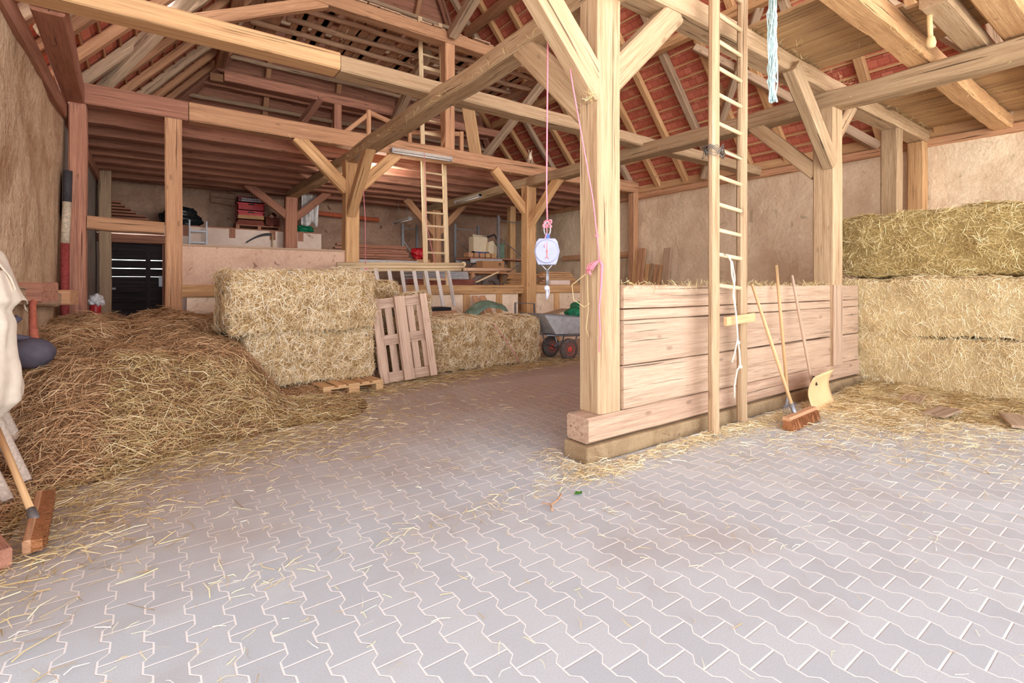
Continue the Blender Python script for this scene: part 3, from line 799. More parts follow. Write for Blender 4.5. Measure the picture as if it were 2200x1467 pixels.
def smooth(a, b, x):
    t = max(0., min(1., (x-a)/(b-a))); return t*t*(3-2*t)
def heap_h(x, y):
    # big loose heap in the left corner, running out toward the paving
    front = 4.75 + .25*math.sin(x*3.1) + .55*smooth(.5, 1.3, x)
    h = .28*smooth(front, front+.75, y) + .42*smooth(front+.5, front+1.5, y) + .22*smooth(front+1.6, front+3.4, y)
    h *= 1 - .85*smooth(.75, 1.3, x) * (1-smooth(7.2, 8.2, y))
    h *= 1 - smooth(1.5, 2.2, x)
    h *= 1 - .35*smooth(7.9, 9.2, y)*0
    edge = .1*smooth(3.3, 3.9, y)*(1-smooth(-.95, -.62, x))
    n = mnoise.noise(Vector((x*1.7, y*1.7, 0)))*.16 + mnoise.noise(Vector((x*4.4, y*4.4, 3)))*.06
    return max(h, edge) * (1+n*1.1) + min(h, .3)*n*.5
vs, fs = [], []
nx, ny = 64, 110; X0, X1, Y0, Y1 = XL+.0, 2.2, 3.2, 9.38
for i in range(nx+1):
    for j in range(ny+1):
        x = X0+(X1-X0)*i/nx; y = Y0+(Y1-Y0)*j/ny
        vs.append((x, y, heap_h(x, y)-.004))
for i in range(nx):
    for j in range(ny):
        a = i*(ny+1)+j; fs.append((a, a+ny+1, a+ny+2, a+1))
hp = MB().add(vs, fs).build('hay_heap', M['oldcore'], smooth=True)
tag(hp, 'great loose heap of brownish hay in the left corner', 'hay heap', kind='stuff')
g = random.Random(21); P, NN = [], []
P2, N2 = [], []
while len(P) < 24000:
    x = g.uniform(X0+.02, X1); y = Y0 + (Y1-Y0)*g.random()**1.15
    h = heap_h(x, y)
    if h < .012: continue
    e = .05; n_ = Vector((heap_h(x-e, y)-heap_h(x+e, y), heap_h(x, y-e)-heap_h(x, y+e), 2*e)).normalized()
    if y < 6.2 and x > -.35 and g.random() < .75: P2.append((x, y, h)); N2.append(n_)
    else: P.append((x, y, h)); NN.append(n_)
loc0 = tuple(hp.matrix_basis.translation)
o = strands('brown_stalks', np.array(P), np.array(NN), .23, .0042, M['oldhay'], hp, .35, 31, (1, .3, 0), .5, .22, origin=loc0); o['kind'] = 'stuff'
o = strands('gold_stalks', np.array(P2), np.array(N2), .22, .0042, M['loose'], hp, .3, 32, (1, .3, 0), .5, .22, origin=loc0); o['kind'] = 'stuff'

def litter(name, label, zones, n, L, wid, mat, seed, mound=0.):
    g = random.Random(seed); P = []
    tot = sum(z[5] for z in zones)
    for (x, y, sx, sy, a, w) in zones:
        for _ in range(int(n*w/tot)):
            u, v = g.gauss(0, 1), g.gauss(0, 1)
            px = x + u*sx*math.cos(a) - v*sy*math.sin(a); py = y + u*sx*math.sin(a) + v*sy*math.cos(a)
            zz = .006 + mound*math.exp(-(u*u+v*v)*.7)*g.random()
            if XL+.1 < px < 8.02 and not (2.65 < px < 8.1 and 2.72 < py < 3.1): P.append((px, py, zz))
    P = np.array(P); Nn = np.tile(np.array([[0, 0, 1.]]), (len(P), 1))
    o = strands(name, P, Nn, L, wid, mat, None, .12, seed, (1, .2, 0), .5, .18)
    return tag(o, label, 'straw litter', kind='stuff')
litter('straw_litter', 'loose straw strewn on the paving before the heap and straw bales', [
    (.0, 4.75, .8, .3, .0, 2.2), (1.25, 5.5, .45, .5, .3, 1.6), (1.6, 6.2, .8, .18, .1, 1.4), (4.3, 6.7, 1.2, .16, .04, 2.2), (3.1, 6.35, .8, .2, .1, .5),
    (5.9, 6.9, .5, .3, 0, .8), (2.8, 5.0, 1.6, .9, 0, .45), (-.55, 3.9, .3, .5, 0, 1.2)], 12000, .13, .0038, M['loose'], 41, .05)
litter('hay_litter', 'pale hay spread over the paving in front of the hay stack and partition', [
    (7.35, 1.9, .5, .6, 0, 4.2), (6.4, 1.95, .6, .4, 0, 2.2), (7.6, .9, .35, .6, 0, 2.4), (4.2, 2.62, 1.2, .07, 0, 1.3), (6.2, 2.6, 1., .1, 0, 1.4), (2.72, 2.7, .18, .12, 0, .25),
    (5.9, 1.3, .7, .4, 0, 1.), (6.2, 2.2, 1., .3, 0, 1.6), (2.6, 2.9, .1, .2, 0, .15)], 20000, .11, .0036, M['palehay'], 42, .06)
litter('scattered_straw', 'single stalks scattered over the open paving', [(2.4, 2.6, 1.6, 1.5, 0, 2), (.6, 2.8, .8, .9, 0, 1.6), (4.6, 1.3, 1.6, .8, 0, .9), (2.2, 1.9, .25, .2, 0, .25), (3.4, 4.2, 1.5, .8, 0, 1)], 1100, .06, .0026, M['palehay'], 43)
# a mat of hay under the stack foot, so the drift has body
mvs, mfs = [], []
for i in range(41):
    for j in range(51):
        x = 5.6+2.5*i/40; y = -.3+2.95*j/50
        h = .075*smooth(6.1+.5*math.sin(y*2.1), 7.9, x)*smooth(-.3, .3, y)*(1+mnoise.noise(Vector((x*3, y*3, 0)))*1.2) + mnoise.noise(Vector((x*1.8, y*1.8, 7)))*.018-.012
        mvs.append((x, y, h))
for i in range(40):
    for j in range(50):
        a = i*51+j; mfs.append((a, a+51, a+52, a+1))
hd = MB().add(mvs, mfs).build('hay_drift', M['palecore'], smooth=True)
g = random.Random(77); P = []
while len(P) < 9000:
    p = mvs[g.randrange(len(mvs))]
    if p[2] > .004 or (p[2] > -.006 and g.random() < .3): P.append((p[0]+g.uniform(-.035, .035), p[1]+g.uniform(-.035, .035), max(p[2], 0)+.008))
o = strands('drift_stalks', np.array(P), np.tile(np.array([[0, 0, 1.]]), (len(P), 1)), .14, .0042, M['loose'], hd, .15, 78, (1, .2, 0), .4, .2, origin=tuple(hd.matrix_basis.translation)); o['kind'] = 'stuff'
tag(hd, 'trampled drift of hay at the foot of the hay stack', 'hay drift', kind='stuff')
# hay hanging from the timbers
g = random.Random(51); P, NN = [], []
for (a, b, n) in (((5.2, 2.8, 4.15), (11, 2.8, 4.15), 260), ((5.2, 3.1, 4.17), (7.1, 1.9, 4.17), 160), ((8.1, 3.0, 4.16), (11.1, .6, 4.16), 260), ((2.9, 3.3, 3.75), (2.9, 9.2, 3.78), 200), ((7.1, .2, 3.72), (7.1, 9, 3.74), 160),
                  ((1, 9.4, 4.02), (11, 9.4, 4.02), 160), ((3.16, 2.79, 1.402), (7.98, 2.86, 1.402), 700), ((4.2, 1.78, 3.95), (11, 1.78, 3.95), 200), ((2.8, 2.8, 2.9), (2.9, 3.0, 2.95), 40)):
    for _ in range(n):
        t = g.random(); P.append([a[i]+(b[i]-a[i])*t+g.uniform(-.03, .03) for i in range(3)]); NN.append(Vector((g.uniform(-.3, .3), g.uniform(-1, .2), g.uniform(-.8, .5))).normalized())
o = strands('hanging_hay', np.array(P), np.array(NN), .085, .003, M['hay'], None, .3, 52, (0, 0, 1), .8, .3)
tag(o, 'wisps of hay caught along the beams and on the partition top', 'hay wisps', kind='stuff')

# trodden boards in the hay drift
for i, (x, y, a, L, lab) in enumerate(((6.9, 1.05, 20, .5, 'flat board in the hay drift, nearest the right picture edge'), (6.75, 1.6, -5, .42, 'flat board half covered by hay, in the middle of the drift'), (7.3, 2.0, 8, .45, 'flat board half covered by hay, closest to the partition'))):
    d = Vector((math.cos(R(a)), math.sin(R(a)), 0))
    o = timber('floor_board', Vector((x, y, .052))-d*L/2, Vector((x, y, .066))+d*L/2, .2, .025, M['grey'], jit=.001, ch=.004); tag(o, lab, 'board')

# ------------------------------------------------------------------ pallets
def pallet(root, mat, M4, dark=None):
    """euro pallet in local coordinates 0..1.2 x 0..0.8 x 0..0.144"""
    def bx(nm, lo, hi):
        a, b = Vector(lo), Vector(hi)
        mb = MB().box(lo, hi, M4); mb.build(nm, mat, root, frame((M4.to_3x3() @ Vector((1, 0, 0) if hi[0]-lo[0] > hi[1]-lo[1] else (0, 1, 0)))), bevel=.004)
    for y, w in ((0, .145), (.1925, .1), (.3275, .145), (.5075, .1), (.655, .145)): bx('deck_board', (0, y, .122), (1.2, y+w, .144))
    for x in (0, .5275, 1.055): bx('cross_board', (x, 0, .1), (x+.145, .8, .122))
    for x in (0, .5275, 1.055):
        for y, w in ((0, .1), (.3275, .145), (.7, .1)): bx('block', (x, y, .022), (x+.145, y+w, .1))
    for y, w in ((0, .1), (.3275, .145), (.7, .1)): bx('skid', (0, y, 0), (1.2, y+w, .022))
pr_ = empty('pallet', (2.0, 6.9, 0), 'fresh pale pallet under the tall straw stack', 'pallet')
pallet(pr_, M['newpallet'], Matrix.Translation((2.46, 6.36, 0)) @ Matrix.Rotation(R(96), 4, 'Z'))
pr_ = empty('pallet', (2.9, 6.85, 0), 'grey brown pallet standing on end against the straw bales', 'pallet')
ex = Vector((-.07, .17, 1)).normalized(); ey = Vector((1, -.22, .06)); ey = (ey - ex*ey.dot(ex)).normalized(); ez = ex.cross(ey)
mm = Matrix((ex, ey, ez)).transposed().to_4x4()
pallet(pr_, M['pallet'], Matrix.Translation((2.56, 6.72, .005)) @ mm @ Matrix.Translation((0, 0, -.1)))

# ------------------------------------------------------------------ tall ladder at the partition
ld = empty('ladder', (4.45, 2.65, 0), 'tall ladder of split poles tied upright at the partition', 'ladder')
timber('side_rail', (4.2, 2.64, .03), (4.21, 2.64, 5.2), .105, .08, M['oak'], ld, jit=.003, ch=.03)
timber('side_rail', (4.72, 2.66, .06), (4.73, 2.66, 5.2), .105, .08, M['oak'], ld, jit=.003, ch=.03)
for i, z in enumerate((1.38, 1.67, 1.9, 2.14, 2.4, 2.66, 2.9, 3.17, 3.42, 3.67, 3.92, 4.2, 4.5)):
    timber('rung', (4.24, 2.65, z+.02), (4.7, 2.65, z-.015), .035, .04, M['rail'], ld, jit=.004, log=True)
timber('nailed_slat', (4.3, 2.585, 1.06), (4.83, 2.6, 1.08), .03, .085, M['newpallet'], ld, jit=.001, ch=.004)
# wire wound round the ladder
g = random.Random(6); pts = []
for i in range(70):
    a = i*.62; pts.append((4.2+.085*math.cos(a)*g.uniform(.9, 1.4), 2.64+.075*math.sin(a)*g.uniform(.9, 1.3), 2.63+g.uniform(-.07, .07)))
tag(MB().tube(pts, .0035, 5).build('wire_coil', M['wire'], smooth=True), 'tangle of grey wire wound round a rail of the tall ladder', 'wire')
# white rope with knots
rp = MB()
rp.tube([(4.36, 2.63, 1.69), (4.36, 2.6, 1.68), (4.355, 2.56, 1.62), (4.35, 2.55, 1.5), (4.39, 2.55, 1.4), (4.37, 2.55, 1.3), (4.4, 2.54, 1.15), (4.42, 2.54, 1.0), (4.435, 2.54, .86), (4.46, 2.54, .78), (4.475, 2.54, .64), (4.43, 2.545, .6), (4.395, 2.55, .46), (4.39, 2.55, .34)], .009, 8)
rp.tube([(4.37, 2.56, 1.62), (4.4, 2.55, 1.46), (4.38, 2.55, 1.33), (4.41, 2.54, 1.1), (4.43, 2.54, .9), (4.38, 2.54, .76), (4.34, 2.545, .68)], .008, 8)
for p in ((4.435, 2.54, .86), (4.475, 2.54, .63)):
    rp.lathe([(.004, -.02), (.018, -.012), (.022, 0), (.018, .012), (.004, .02)], p, (1, .2, .3), 8)
tag(rp.build('rope', M['whiterope'], smooth=True), 'knotted white rope dangling between the rails of the tall ladder', 'rope')

# ------------------------------------------------------------------ hanging scale and pink ropes
sx, sy, sz = 2.56, 3.08, 1.67
sc_ = empty('hanging_scale', (sx, sy, 1.3), 'white dial scale hanging on the pink rope before the massive post', 'scale')
cu = Vector((sx, sy, 0)).normalized(); rt = Vector((cu.y, -cu.x, 0)); up = Vector((0, 0, 1)); fr_ = -cu
ctr = Vector((sx, sy, sz))
def S(a, b, c=0.): return ctr + rt*a + up*b + fr_*c
out = [(-.066, .105), (.066, .105), (.085, .08), (.103, 0), (.085, -.075), (.072, -.108), (-.072, -.108), (-.085, -.075), (-.103, 0), (-.085, .08)]
MB().prism([S(a, b, -.04) for a, b in out], fr_*.05).build('housing', M['lilac'], sc_, bevel=.008)
MB().lathe([(.094, 0), (.096, .006), (.09, .014), (.088, .012)], S(0, 0, .008), fr_, 36).build('dial_rim', M['lilac'], sc_)
dl = MB().lathe([(.088, 0), (.088, .002)], S(0, 0, .017), fr_, 36).build('dial', M['dial'], sc_)
tk = MB()
for k in range(40):
    a = 2*math.pi*k/40; r0 = .07 if k % 5 == 0 else .076
    e1 = Vector((math.cos(a), math.sin(a), 0)); w_ = .0007
    p0, p1 = e1*r0, e1*.081; q = Vector((-e1.y, e1.x, 0))*w_
    tk.add([S(*(p0-q).xy, .0195), S(*(p0+q).xy, .0195), S(*(p1+q).xy, .0195), S(*(p1-q).xy, .0195)], [(0, 1, 2, 3)])
tk.build('tick_mark', M['wire'], dl)
pt = MB(); pt.add([S(-.004, -.045, .022), S(.004, -.045, .022), S(.0015, .075, .022), S(-.0015, .075, .022)], [(0, 1, 2, 3)])
pt.tube([S(-.012, -.062, .022), S(-.008, -.05, .022), S(0, -.046, .022), S(.008, -.05, .022), S(.012, -.062, .022)], .0025, 6)
pt.lathe([(.008, 0), (.008, .004)], S(0, 0, .02), fr_, 14)
pt.build('pointer', M['redpaint'], sc_)
MB().prism([S(-.022, .105, -.03), S(.026, .105, -.03), S(.016, .145, -.03), S(-.008, .145, -.03)], fr_*.02).build('top_lug', M['blue'], sc_)
k = MB(); pts = []
for i in range(17):
    a = 2*math.pi*i/16; pts.append(S(.003+.026*math.cos(a)*(1 if math.sin(a) < .6 else .8), .185+.058*math.sin(a), -.02))
k.tube(pts, .005, 8, False).build('carabiner', M['dial'], sc_, smooth=True)
k = MB(); k.tube([S(-.045, -.105, -.015), S(-.003, -.15, -.01)], .004, 6); k.tube([S(.045, -.105, -.015), S(.006, -.15, -.01)], .004, 6)
k.build('hanger_wire', M['dial'], sc_, smooth=True)
k = MB(); k.tube([S(0, -.14, -.01), S(0, -.285, -.01)], [.006, .009], 8); k.tube([S(.012, -.15, -.018), S(.012, -.28, -.018)], .004, 6)
k.build('hook_shank', M['steel'], sc_, smooth=True)
k = MB(); k.lathe([(.008, -.012), (.022, -.012), (.022, .012), (.008, .012)], S(0, -.295, -.005), fr_, 16)
k.tube([S(0, -.31, -.005), S(.001, -.35, -.005), S(0, -.385, -.005)], [.012, .011, .008], 8)
k.tube([S(.016, -.29, -.02), S(.018, -.33, -.02), S(.008, -.37, -.015)], .006, 8)
k.build('hook', M['dial'], sc_, smooth=True)
rope = MB(); top = Vector((2.5, 2.98, 4.1))
rope.tube([S(.003, .245, -.02), S(-.003, .5, -.02), top+Vector((.02, .03, 0))], .0065, 8)
g = random.Random(2); pts = [S(.003+.03*math.cos(a_)*(1+.3*math.sin(3*a_)), .225+.03*math.sin(a_*1.3), -.02+.015*math.cos(a_*2)) for a_ in np.linspace(0, 15, 60)]
rope.tube(pts, .005, 6)
rope.tube([S(.0, .21, -.01), S(-.0, .15, -.005), S(-.018, .1, .0), S(-.018, .03, .03)], .004, 6)
tag(rope.build('rope', M['pink'], smooth=True), 'straight pink rope with a knot carrying the dial scale', 'rope')
rope = MB()
rope.tube([top+Vector((.03, 0, 0)), (2.7, 2.93, 3.0), (2.845, 2.85, 2.1), (2.87, 2.83, 1.82), (2.885, 2.815, 1.6)], .0055, 8)
pts = [(2.872+.012*math.cos(a_), 2.83+.008*math.sin(a_*2), 1.8+.012*math.sin(a_)) for a_ in np.linspace(0, 13, 40)]
rope.tube(pts, .004, 6)
rope.tube([(2.885, 2.815, 1.6), (2.9, 2.8, 1.56), (2.9, 2.81, 1.4), (2.885, 2.82, 1.2), (2.895, 2.815, 1.02), (2.885, 2.82, .86)], [.008, .012, .009, .007, .006, .004], 8)
g = random.Random(8)
for k in range(16):
    rope.tube([(2.885, 2.815, 1.6), (2.83+g.uniform(-.03, .03), 2.84+g.uniform(-.02, .05), 1.55+g.uniform(-.03, .03)), (2.8+g.uniform(-.03, .03), 2.86+g.uniform(-.04, .06), 1.5+g.uniform(-.03, .03))], .004, 5)
tag(rope.build('rope', M['pink'], smooth=True), 'slanting pink rope tied off in a bundle on the massive post', 'rope')
w = MB(); w.tube([(2.82, 2.9, 1.49), (2.74, 2.98, 1.4), (2.75, 2.97, 1.28), (2.82, 2.92, 1.22), (2.86, 2.9, 1.25)], .003, 5)
w.tube([(2.83, 2.9, 1.5), (2.845, 2.9, 1.2), (2.83, 2.91, 1.05), (2.85, 2.9, .98)], .003, 5)
tag(w.build('wire_loop', M['tanrope'], smooth=True), 'loose pale cord looping off the left side of the massive post', 'cord')

t = MB(); g = random.Random(12)
for k in range(34):
    x0, y0 = 4.6+g.uniform(-.02, .02), 2.3+g.uniform(-.02, .02); pts = []
    for i in range(8):
        u = i/7; pts.append((x0+g.uniform(-.018, .018)*(1+u), y0+g.uniform(-.018, .018)*(1+u), 4.2-1.1*u*(1 if k > 8 else .85)+g.uniform(-.03, .02)))
    t.tube(pts, .0055, 5)
tag(t.build('twine_bundle', M['cyan'], smooth=True), 'frayed pale blue bundle of twine hanging from the loft', 'twine')
t = MB().tube([(5.93, 1.5, 4.2), (5.935, 1.5, 3.9), (5.93, 1.49, 3.68)], .022, 10)
t.lathe([(.01, -.05), (.035, -.04), (.042, 0), (.03, .05), (.02, .06)], (5.93, 1.49, 3.68), n=10)
tag(t.build('rope', M['tanrope'], smooth=True), 'thick tan rope end hanging from the loft joists', 'rope')

# ------------------------------------------------------------------ tools at the partition
b = empty('push_broom', (5.3, 2.35, 0), 'push broom with a coir head leaning at the partition beside the shovel', 'broom')
top, bot = Vector((4.98, 2.7, 1.41)), Vector((5.18, 2.37, .11))
MB().tube([top, top.lerp(bot, .5), bot], [.014, .017, .017], 10).build('handle', M['handle'], b, frame(bot-top), smooth=True)
MB().tube([bot.lerp(top, .08), bot, bot+(bot-top)*.05], .022, 10).build('ferrule', M['steel'], b, smooth=True)
hd0, hd1 = Vector((4.92, 2.31, .075)), Vector((5.56, 2.34, .085)); dd = (hd1-hd0).normalized(); pp_ = Vector((dd.y, -dd.x, 0))
timber('brush_block', hd0-pp_*.02+Vector((0, 0, .035)), hd1-pp_*.02+Vector((0, 0, .035)), .07, .035, M['brown'], b, jit=.001, ch=.008)
br = MB()
g = random.Random(3)
br.prism([hd0-pp_*.045+up*.02, hd0+pp_*.02+up*.02, hd0+pp_*.05-up*.07, hd0-pp_*.06-up*.07], dd*(hd1-hd0).length)
for k in range(600):
    p = hd0 + (hd1-hd0)*g.random() + pp_*g.uniform(-.05, .035); q = p + pp_*g.uniform(.0, .035) - up*.08 + dd*g.uniform(-.012, .012)
    br.tube([p+up*.02, q], .0022, 3, False)
br.build('bristles', M['bristle'], b)
rk = empty('hay_rake', (5.54, 2.6, 0), 'wire tined rake standing behind the broom, handle end highest', 'rake')
top, bot = Vector((5.58, 2.75, 1.62)), Vector((5.52, 2.6, .22))
MB().tube([top, top.lerp(bot, .5), bot], [.015, .017, .016], 10).build('handle', M['handle'], rk, frame(bot-top), smooth=True)
k = MB()
for i in range(8):
    a = (i-3.5)*.1; d = Vector((math.sin(a)*1.2, -.1, 0))
    k.tube([bot+up*.04, bot+up*-.06+d*.12, Vector((5.54+(i-3.5)*.05, 2.57, .07)), Vector((5.545+(i-3.5)*.055, 2.5, .012))], .0035, 5)
k.tube([(5.38, 2.585, .11), (5.7, 2.585, .11)], .003, 5)
k.build('tine', M['steel'], rk, smooth=True)
sh = empty('snow_shovel', (6.2, 2.55, 0), 'peach coloured wide shovel leaning at the partition', 'shovel')
top, bot = Vector((5.92, 2.74, 1.51)), Vector((6.04, 2.6, .42))
MB().tube([top, top.lerp(bot, .5), bot, bot+(bot-top)*.12], [.014, .017, .017, .015], 10).build('handle', M['plank'], sh, frame(bot-top), smooth=True)
vs, fs = [], []
uA = Vector((1, .12, .02)).normalized(); dn = (bot-top).normalized(); dn = (dn + Vector((.12, -.1, 0))).normalized(); nf = uA.cross(dn).normalized()
if nf.y > 0: nf = -nf
base = bot + dn*.05
for j in range(13):
    v = j/12
    for i in range(15):
        u = i/14*2-1
        curve = .055*u*u*(1-.5*v) + .05*(1-v)**4*1.5 + .03*math.sin(v*math.pi)*-1
        vs.append(base + uA*(u*(.35+.01*v)) + dn*(v*.4 + .03*u*u*(1 if v > .5 else -.3)) + nf*curve)
for j in range(12):
    for i in range(14):
        a = j*15+i; fs.append((a, a+1, a+16, a+15))
o = MB().add(vs, fs).build('scoop', M['shovel'], sh, smooth=True)
md = o.modifiers.new('Solid', 'SOLIDIFY'); md.thickness = .012
c_ = base + dn*.06 + nf*.02
MB().box((-.016, -.05, -.006), (.016, .06, .006), Matrix.Translation(c_) @ Matrix((uA, dn, nf)).transposed().to_4x4()).build('bracket', M['iron'], sh)
c_ = base + dn*.4 + nf*.0
MB().box((-.05, -.02, -.008), (.2, .015, .008), Matrix.Translation(c_) @ Matrix((uA, dn, nf)).transposed().to_4x4()).build('wear_edge', M['steel'], sh)

# ------------------------------------------------------------------ wheelbarrow with bag
wb = empty('wheelbarrow', (6.25, 7.1, 0), 'two wheeled barrow with a grey tray and red rims beside the straw bales', 'wheelbarrow')
def wheel(y):
    c = Vector((6.26, y, .2))
    MB().lathe([(.1, -.045), (.15, -.052), (.19, -.04), (.2, 0), (.19, .04), (.15, .052), (.1, .045)], c, (0, 1, 0), 28).build('tyre', M['rubber'], wb, smooth=True)
    t_ = MB()
    for k in range(28):
        a = 2*math.pi*k/28; p = c+Vector((math.cos(a)*.196, 0, math.sin(a)*.196)); q = Vector((-math.sin(a), 0, math.cos(a)))
        t_.tube([p+q*.012+Vector((0, -.04, 0)), p, p+q*.012+Vector((0, .04, 0))], .006, 4)
    MB.build(t_, 'tread', M['rubber'], wb)
    MB().lathe([(.03, -.05), (.06, -.045), (.07, -.025), (.1, -.045), (.112, -.05), (.112, .05), (.1, .045), (.07, .025), (.06, .045), (.03, .05)], c, (0, 1, 0), 24).build('rim', M['redpaint'], wb, smooth=False)
    MB().lathe([(.02, -.075), (.026, -.06), (.026, .06), (.02, .075)], c, (0, 1, 0), 12).build('hub', M['redpaint'], wb, smooth=True)
wheel(6.9); wheel(7.42)
MB().tube([(6.26, 6.84, .2), (6.26, 7.48, .2)], .014, 8).build('axle', M['steel'], wb, smooth=True)
k = MB()
for y in (6.9, 7.42):
    yy = 6.98 if y < 7 else 7.34
    k.tube([(5.78, yy, .48), (6.4, yy, .44), (7.2, yy, .42), (7.75, yy, .5)], .017, 8)
    k.tube([(6.0, yy, .46), (6.05, yy, .3), (6.24, yy, .21)], .014, 8)
    k.tube([(6.55, yy, .44), (6.5, yy, .3), (6.28, yy, .2)], .014, 8)
    k.tube([(7.2, yy, .42), (7.25, yy, .02), (7.4, yy, .02), (7.45, yy, .44)], .014, 8)
k.tube([(6.1, 6.98, .47), (6.1, 7.34, .47)], .014, 8)
k.build('tube_frame', M['steel'], wb, smooth=True)
vs = [(5.95, 6.9, .5), (7.0, 6.9, .47), (7.0, 7.42, .47), (5.95, 7.42, .5), (5.6, 6.8, .87), (7.3, 6.8, .74), (7.3, 7.52, .74), (5.6, 7.52, .87)]
o = MB().add(vs, [(0, 3, 2, 1), (0, 1, 5, 4), (1, 2, 6, 5), (2, 3, 7, 6), (3, 0, 4, 7)]).build('tray', M['zinc'], wb)
md = o.modifiers.new('Solid', 'SOLIDIFY'); md.thickness = .012; md.offset = 0
k = MB(); k.tube([vs[4], vs[5], vs[6], vs[7], vs[4]], .012, 8).build('rolled_rim', M['steel'], wb, smooth=True)

def blob(name, c, r, mat, seed, parent=None, amp=.18, fr=2.4, flat=None, n=22):
    vs, fs = [], []
    c = Vector(c)
    for i in range(n+1):
        th = math.pi*i/n
        for j in range(2*n):
            ph = math.pi*j/n; d = Vector((math.sin(th)*math.cos(ph), math.sin(th)*math.sin(ph), math.cos(th)))
            f = 1 + amp*mnoise.noise(d*fr+Vector((seed, 0, 0))) + amp*.5*mnoise.noise(d*fr*2.7+Vector((0, seed, 0)))
            p = Vector((d.x*r[0], d.y*r[1], d.z*r[2]))*f
            if flat is not None: p.z = max(p.z, flat)
            vs.append(c+p)
    for i in range(n):
        for j in range(2*n):
            a = i*2*n+j; b_ = i*2*n+(j+1) % (2*n); fs.append((a, a+2*n, b_+2*n, b_))
    return MB().add(vs, fs).build(name, mat, parent, smooth=True)
bag = blob('garden_bag', (6.95, 7.15, .86), (.42, .3, .2), M['greentarp'], 4, None, .3, 1.7, -.2)
tag(bag, 'crumpled green garden bag lying in the wheelbarrow', 'bag')
MB().tube([(6.62, 6.96, .95), (6.68, 6.9, 1.02), (6.85, 6.86, .97), (7.05, 6.84, .93), (7.2, 6.85, .98)], .009, 6).build('handle_strap', M['sagetarp'], bag, smooth=True)
# red twine on the bale
tag(MB().tube([(4.62, 6.95, .74), (4.72, 6.93, .6), (4.9, 6.92, .4), (5.02, 6.9, .2), (5.1, 6.86, .06)], .005, 6).build('twine', M['pink'], smooth=True), 'red twine running slantwise over a straw bale', 'twine')

# tarpaulin on boards, metal frame behind the bales
vs, fs = [], []
for i in range(15):
    for j in range(9):
        u, v = i/14, j/8
        x = 4.95+.85*u; y = 8.2+.45*v
        z = .86+.28*math.sin(min(1, u*1.5)*math.pi/2)*(1-.75*max(0, u-.35)) - .9*(v-.55)**2*.5 + .02*mnoise.noise(Vector((u*7, v*7, 2)))
        vs.append((x, y, z))
for i in range(14):
    for j in range(8):
        a = i*9+j; fs.append((a, a+9, a+10, a+1))
tp = MB().add(vs, fs).build('tarpaulin', M['sagetarp'], smooth=True); md = tp.modifiers.new('Solid', 'SOLIDIFY'); md.thickness = .01
tag(tp, 'grey green tarpaulin draped behind the straw bales', 'tarpaulin')
o = MB().box((4.98, 8.22, .0), (5.7, 8.6, .82)).build('wooden_crate', M['brown'], None, 'X'); tag(o, 'brown crate under the grey green tarpaulin', 'crate')
for i, x in enumerate((5.85, 6.05)):
    o = timber('leaning_board', (x, 8.6, 0), (x-.18, 9.3, 1.16), .17, .025, M['brown'], jit=.001); tag(o, 'dark board leaning on the low wall %s the tarpaulin' % ('right beside', 'one board away from')[i], 'board', 'boards beside the tarpaulin')
mf = MB(); mf.tube([(6.05, 8.3, 0), (6.05, 8.3, 1.03), (6.55, 8.3, 1.0), (6.55, 8.3, 0)], .022, 4)
tag(mf.build('metal_frame', M['steel']), 'square tube metal frame standing behind the straw bales', 'frame')
o = timber('loose_board', (5.75, 7.6, .72), (6.85, 7.66, .9), .22, .03, M['grey'], jit=.002); tag(o, 'greyish board jutting out above the wheelbarrow tray', 'board')
o = MB().box((4.0, 8.85, .88), (4.85, 9.3, .95)).build('black_box', M['black'], None, 'X'); tag(o, 'flat black tray under the end of the hanging rails', 'tray')
o = MB().box((3.9, 8.8, 0), (4.95, 9.35, .88)).build('wooden_crate', M['brown'], None, 'X'); tag(o, 'brown crate below the flat black tray', 'crate')

# hanging rail rack
hk = empty('hay_rack', (4.0, 8.9, 1.0), 'pale rack of two poles and whitewashed slats hanging on ropes behind the straw', 'rack')
for y, z, r_ in ((8.93, 1.80, .032), (8.9, 1.74, .036), (8.86, 1.68, .026)):
    MB().tube([(2.6, y, z-.03), (3.6, y, z), (4.6, y, z+.015), (5.18-.1*(r_ < .03), y, z+.03)], r_, 10).build('pole', M['rail'], hk, 'X', smooth=True)
MB().lathe([(.03, -.02), (.05, -.02), (.05, .02), (.03, .02)], (5.18, 8.93, 1.83), (0, 1, 0), 10).build('pole_end', M['rail'], hk)
for i in range(9):
    x = 2.78+i*.25
    timber('slat', (x, 8.86, 1.7), (x+.05+.02*i/8, 8.72, .98 if i > 3 else 1.1), .075, .03, M['slat'], hk, jit=.002, ch=.004, up=(0, 1, 0))
k = MB(); k.tube([(3.03, 8.9, 3.75), (3.1, 8.9, 2.6), (3.1, 8.88, 1.78)], .006, 6); k.lathe([(.01, -.03), (.03, -.01), (.03, .01), (.01, .03)], (3.1, 8.86, 1.68), n=8)
k.tube([(4.3, 8.95, 4.0), (4.35, 8.95, 2.6), (4.52, 8.9, 1.78)], .006, 6); k.tube([(4.52, 8.86, 1.66), (4.68, 8.8, 1.5)], .006, 6); k.lathe([(.01, -.03), (.02, -.01), (.02, .01), (.01, .03)], (4.52, 8.86, 1.68), n=8)
k.build('hanging_cord', M['pink'], hk, smooth=True)

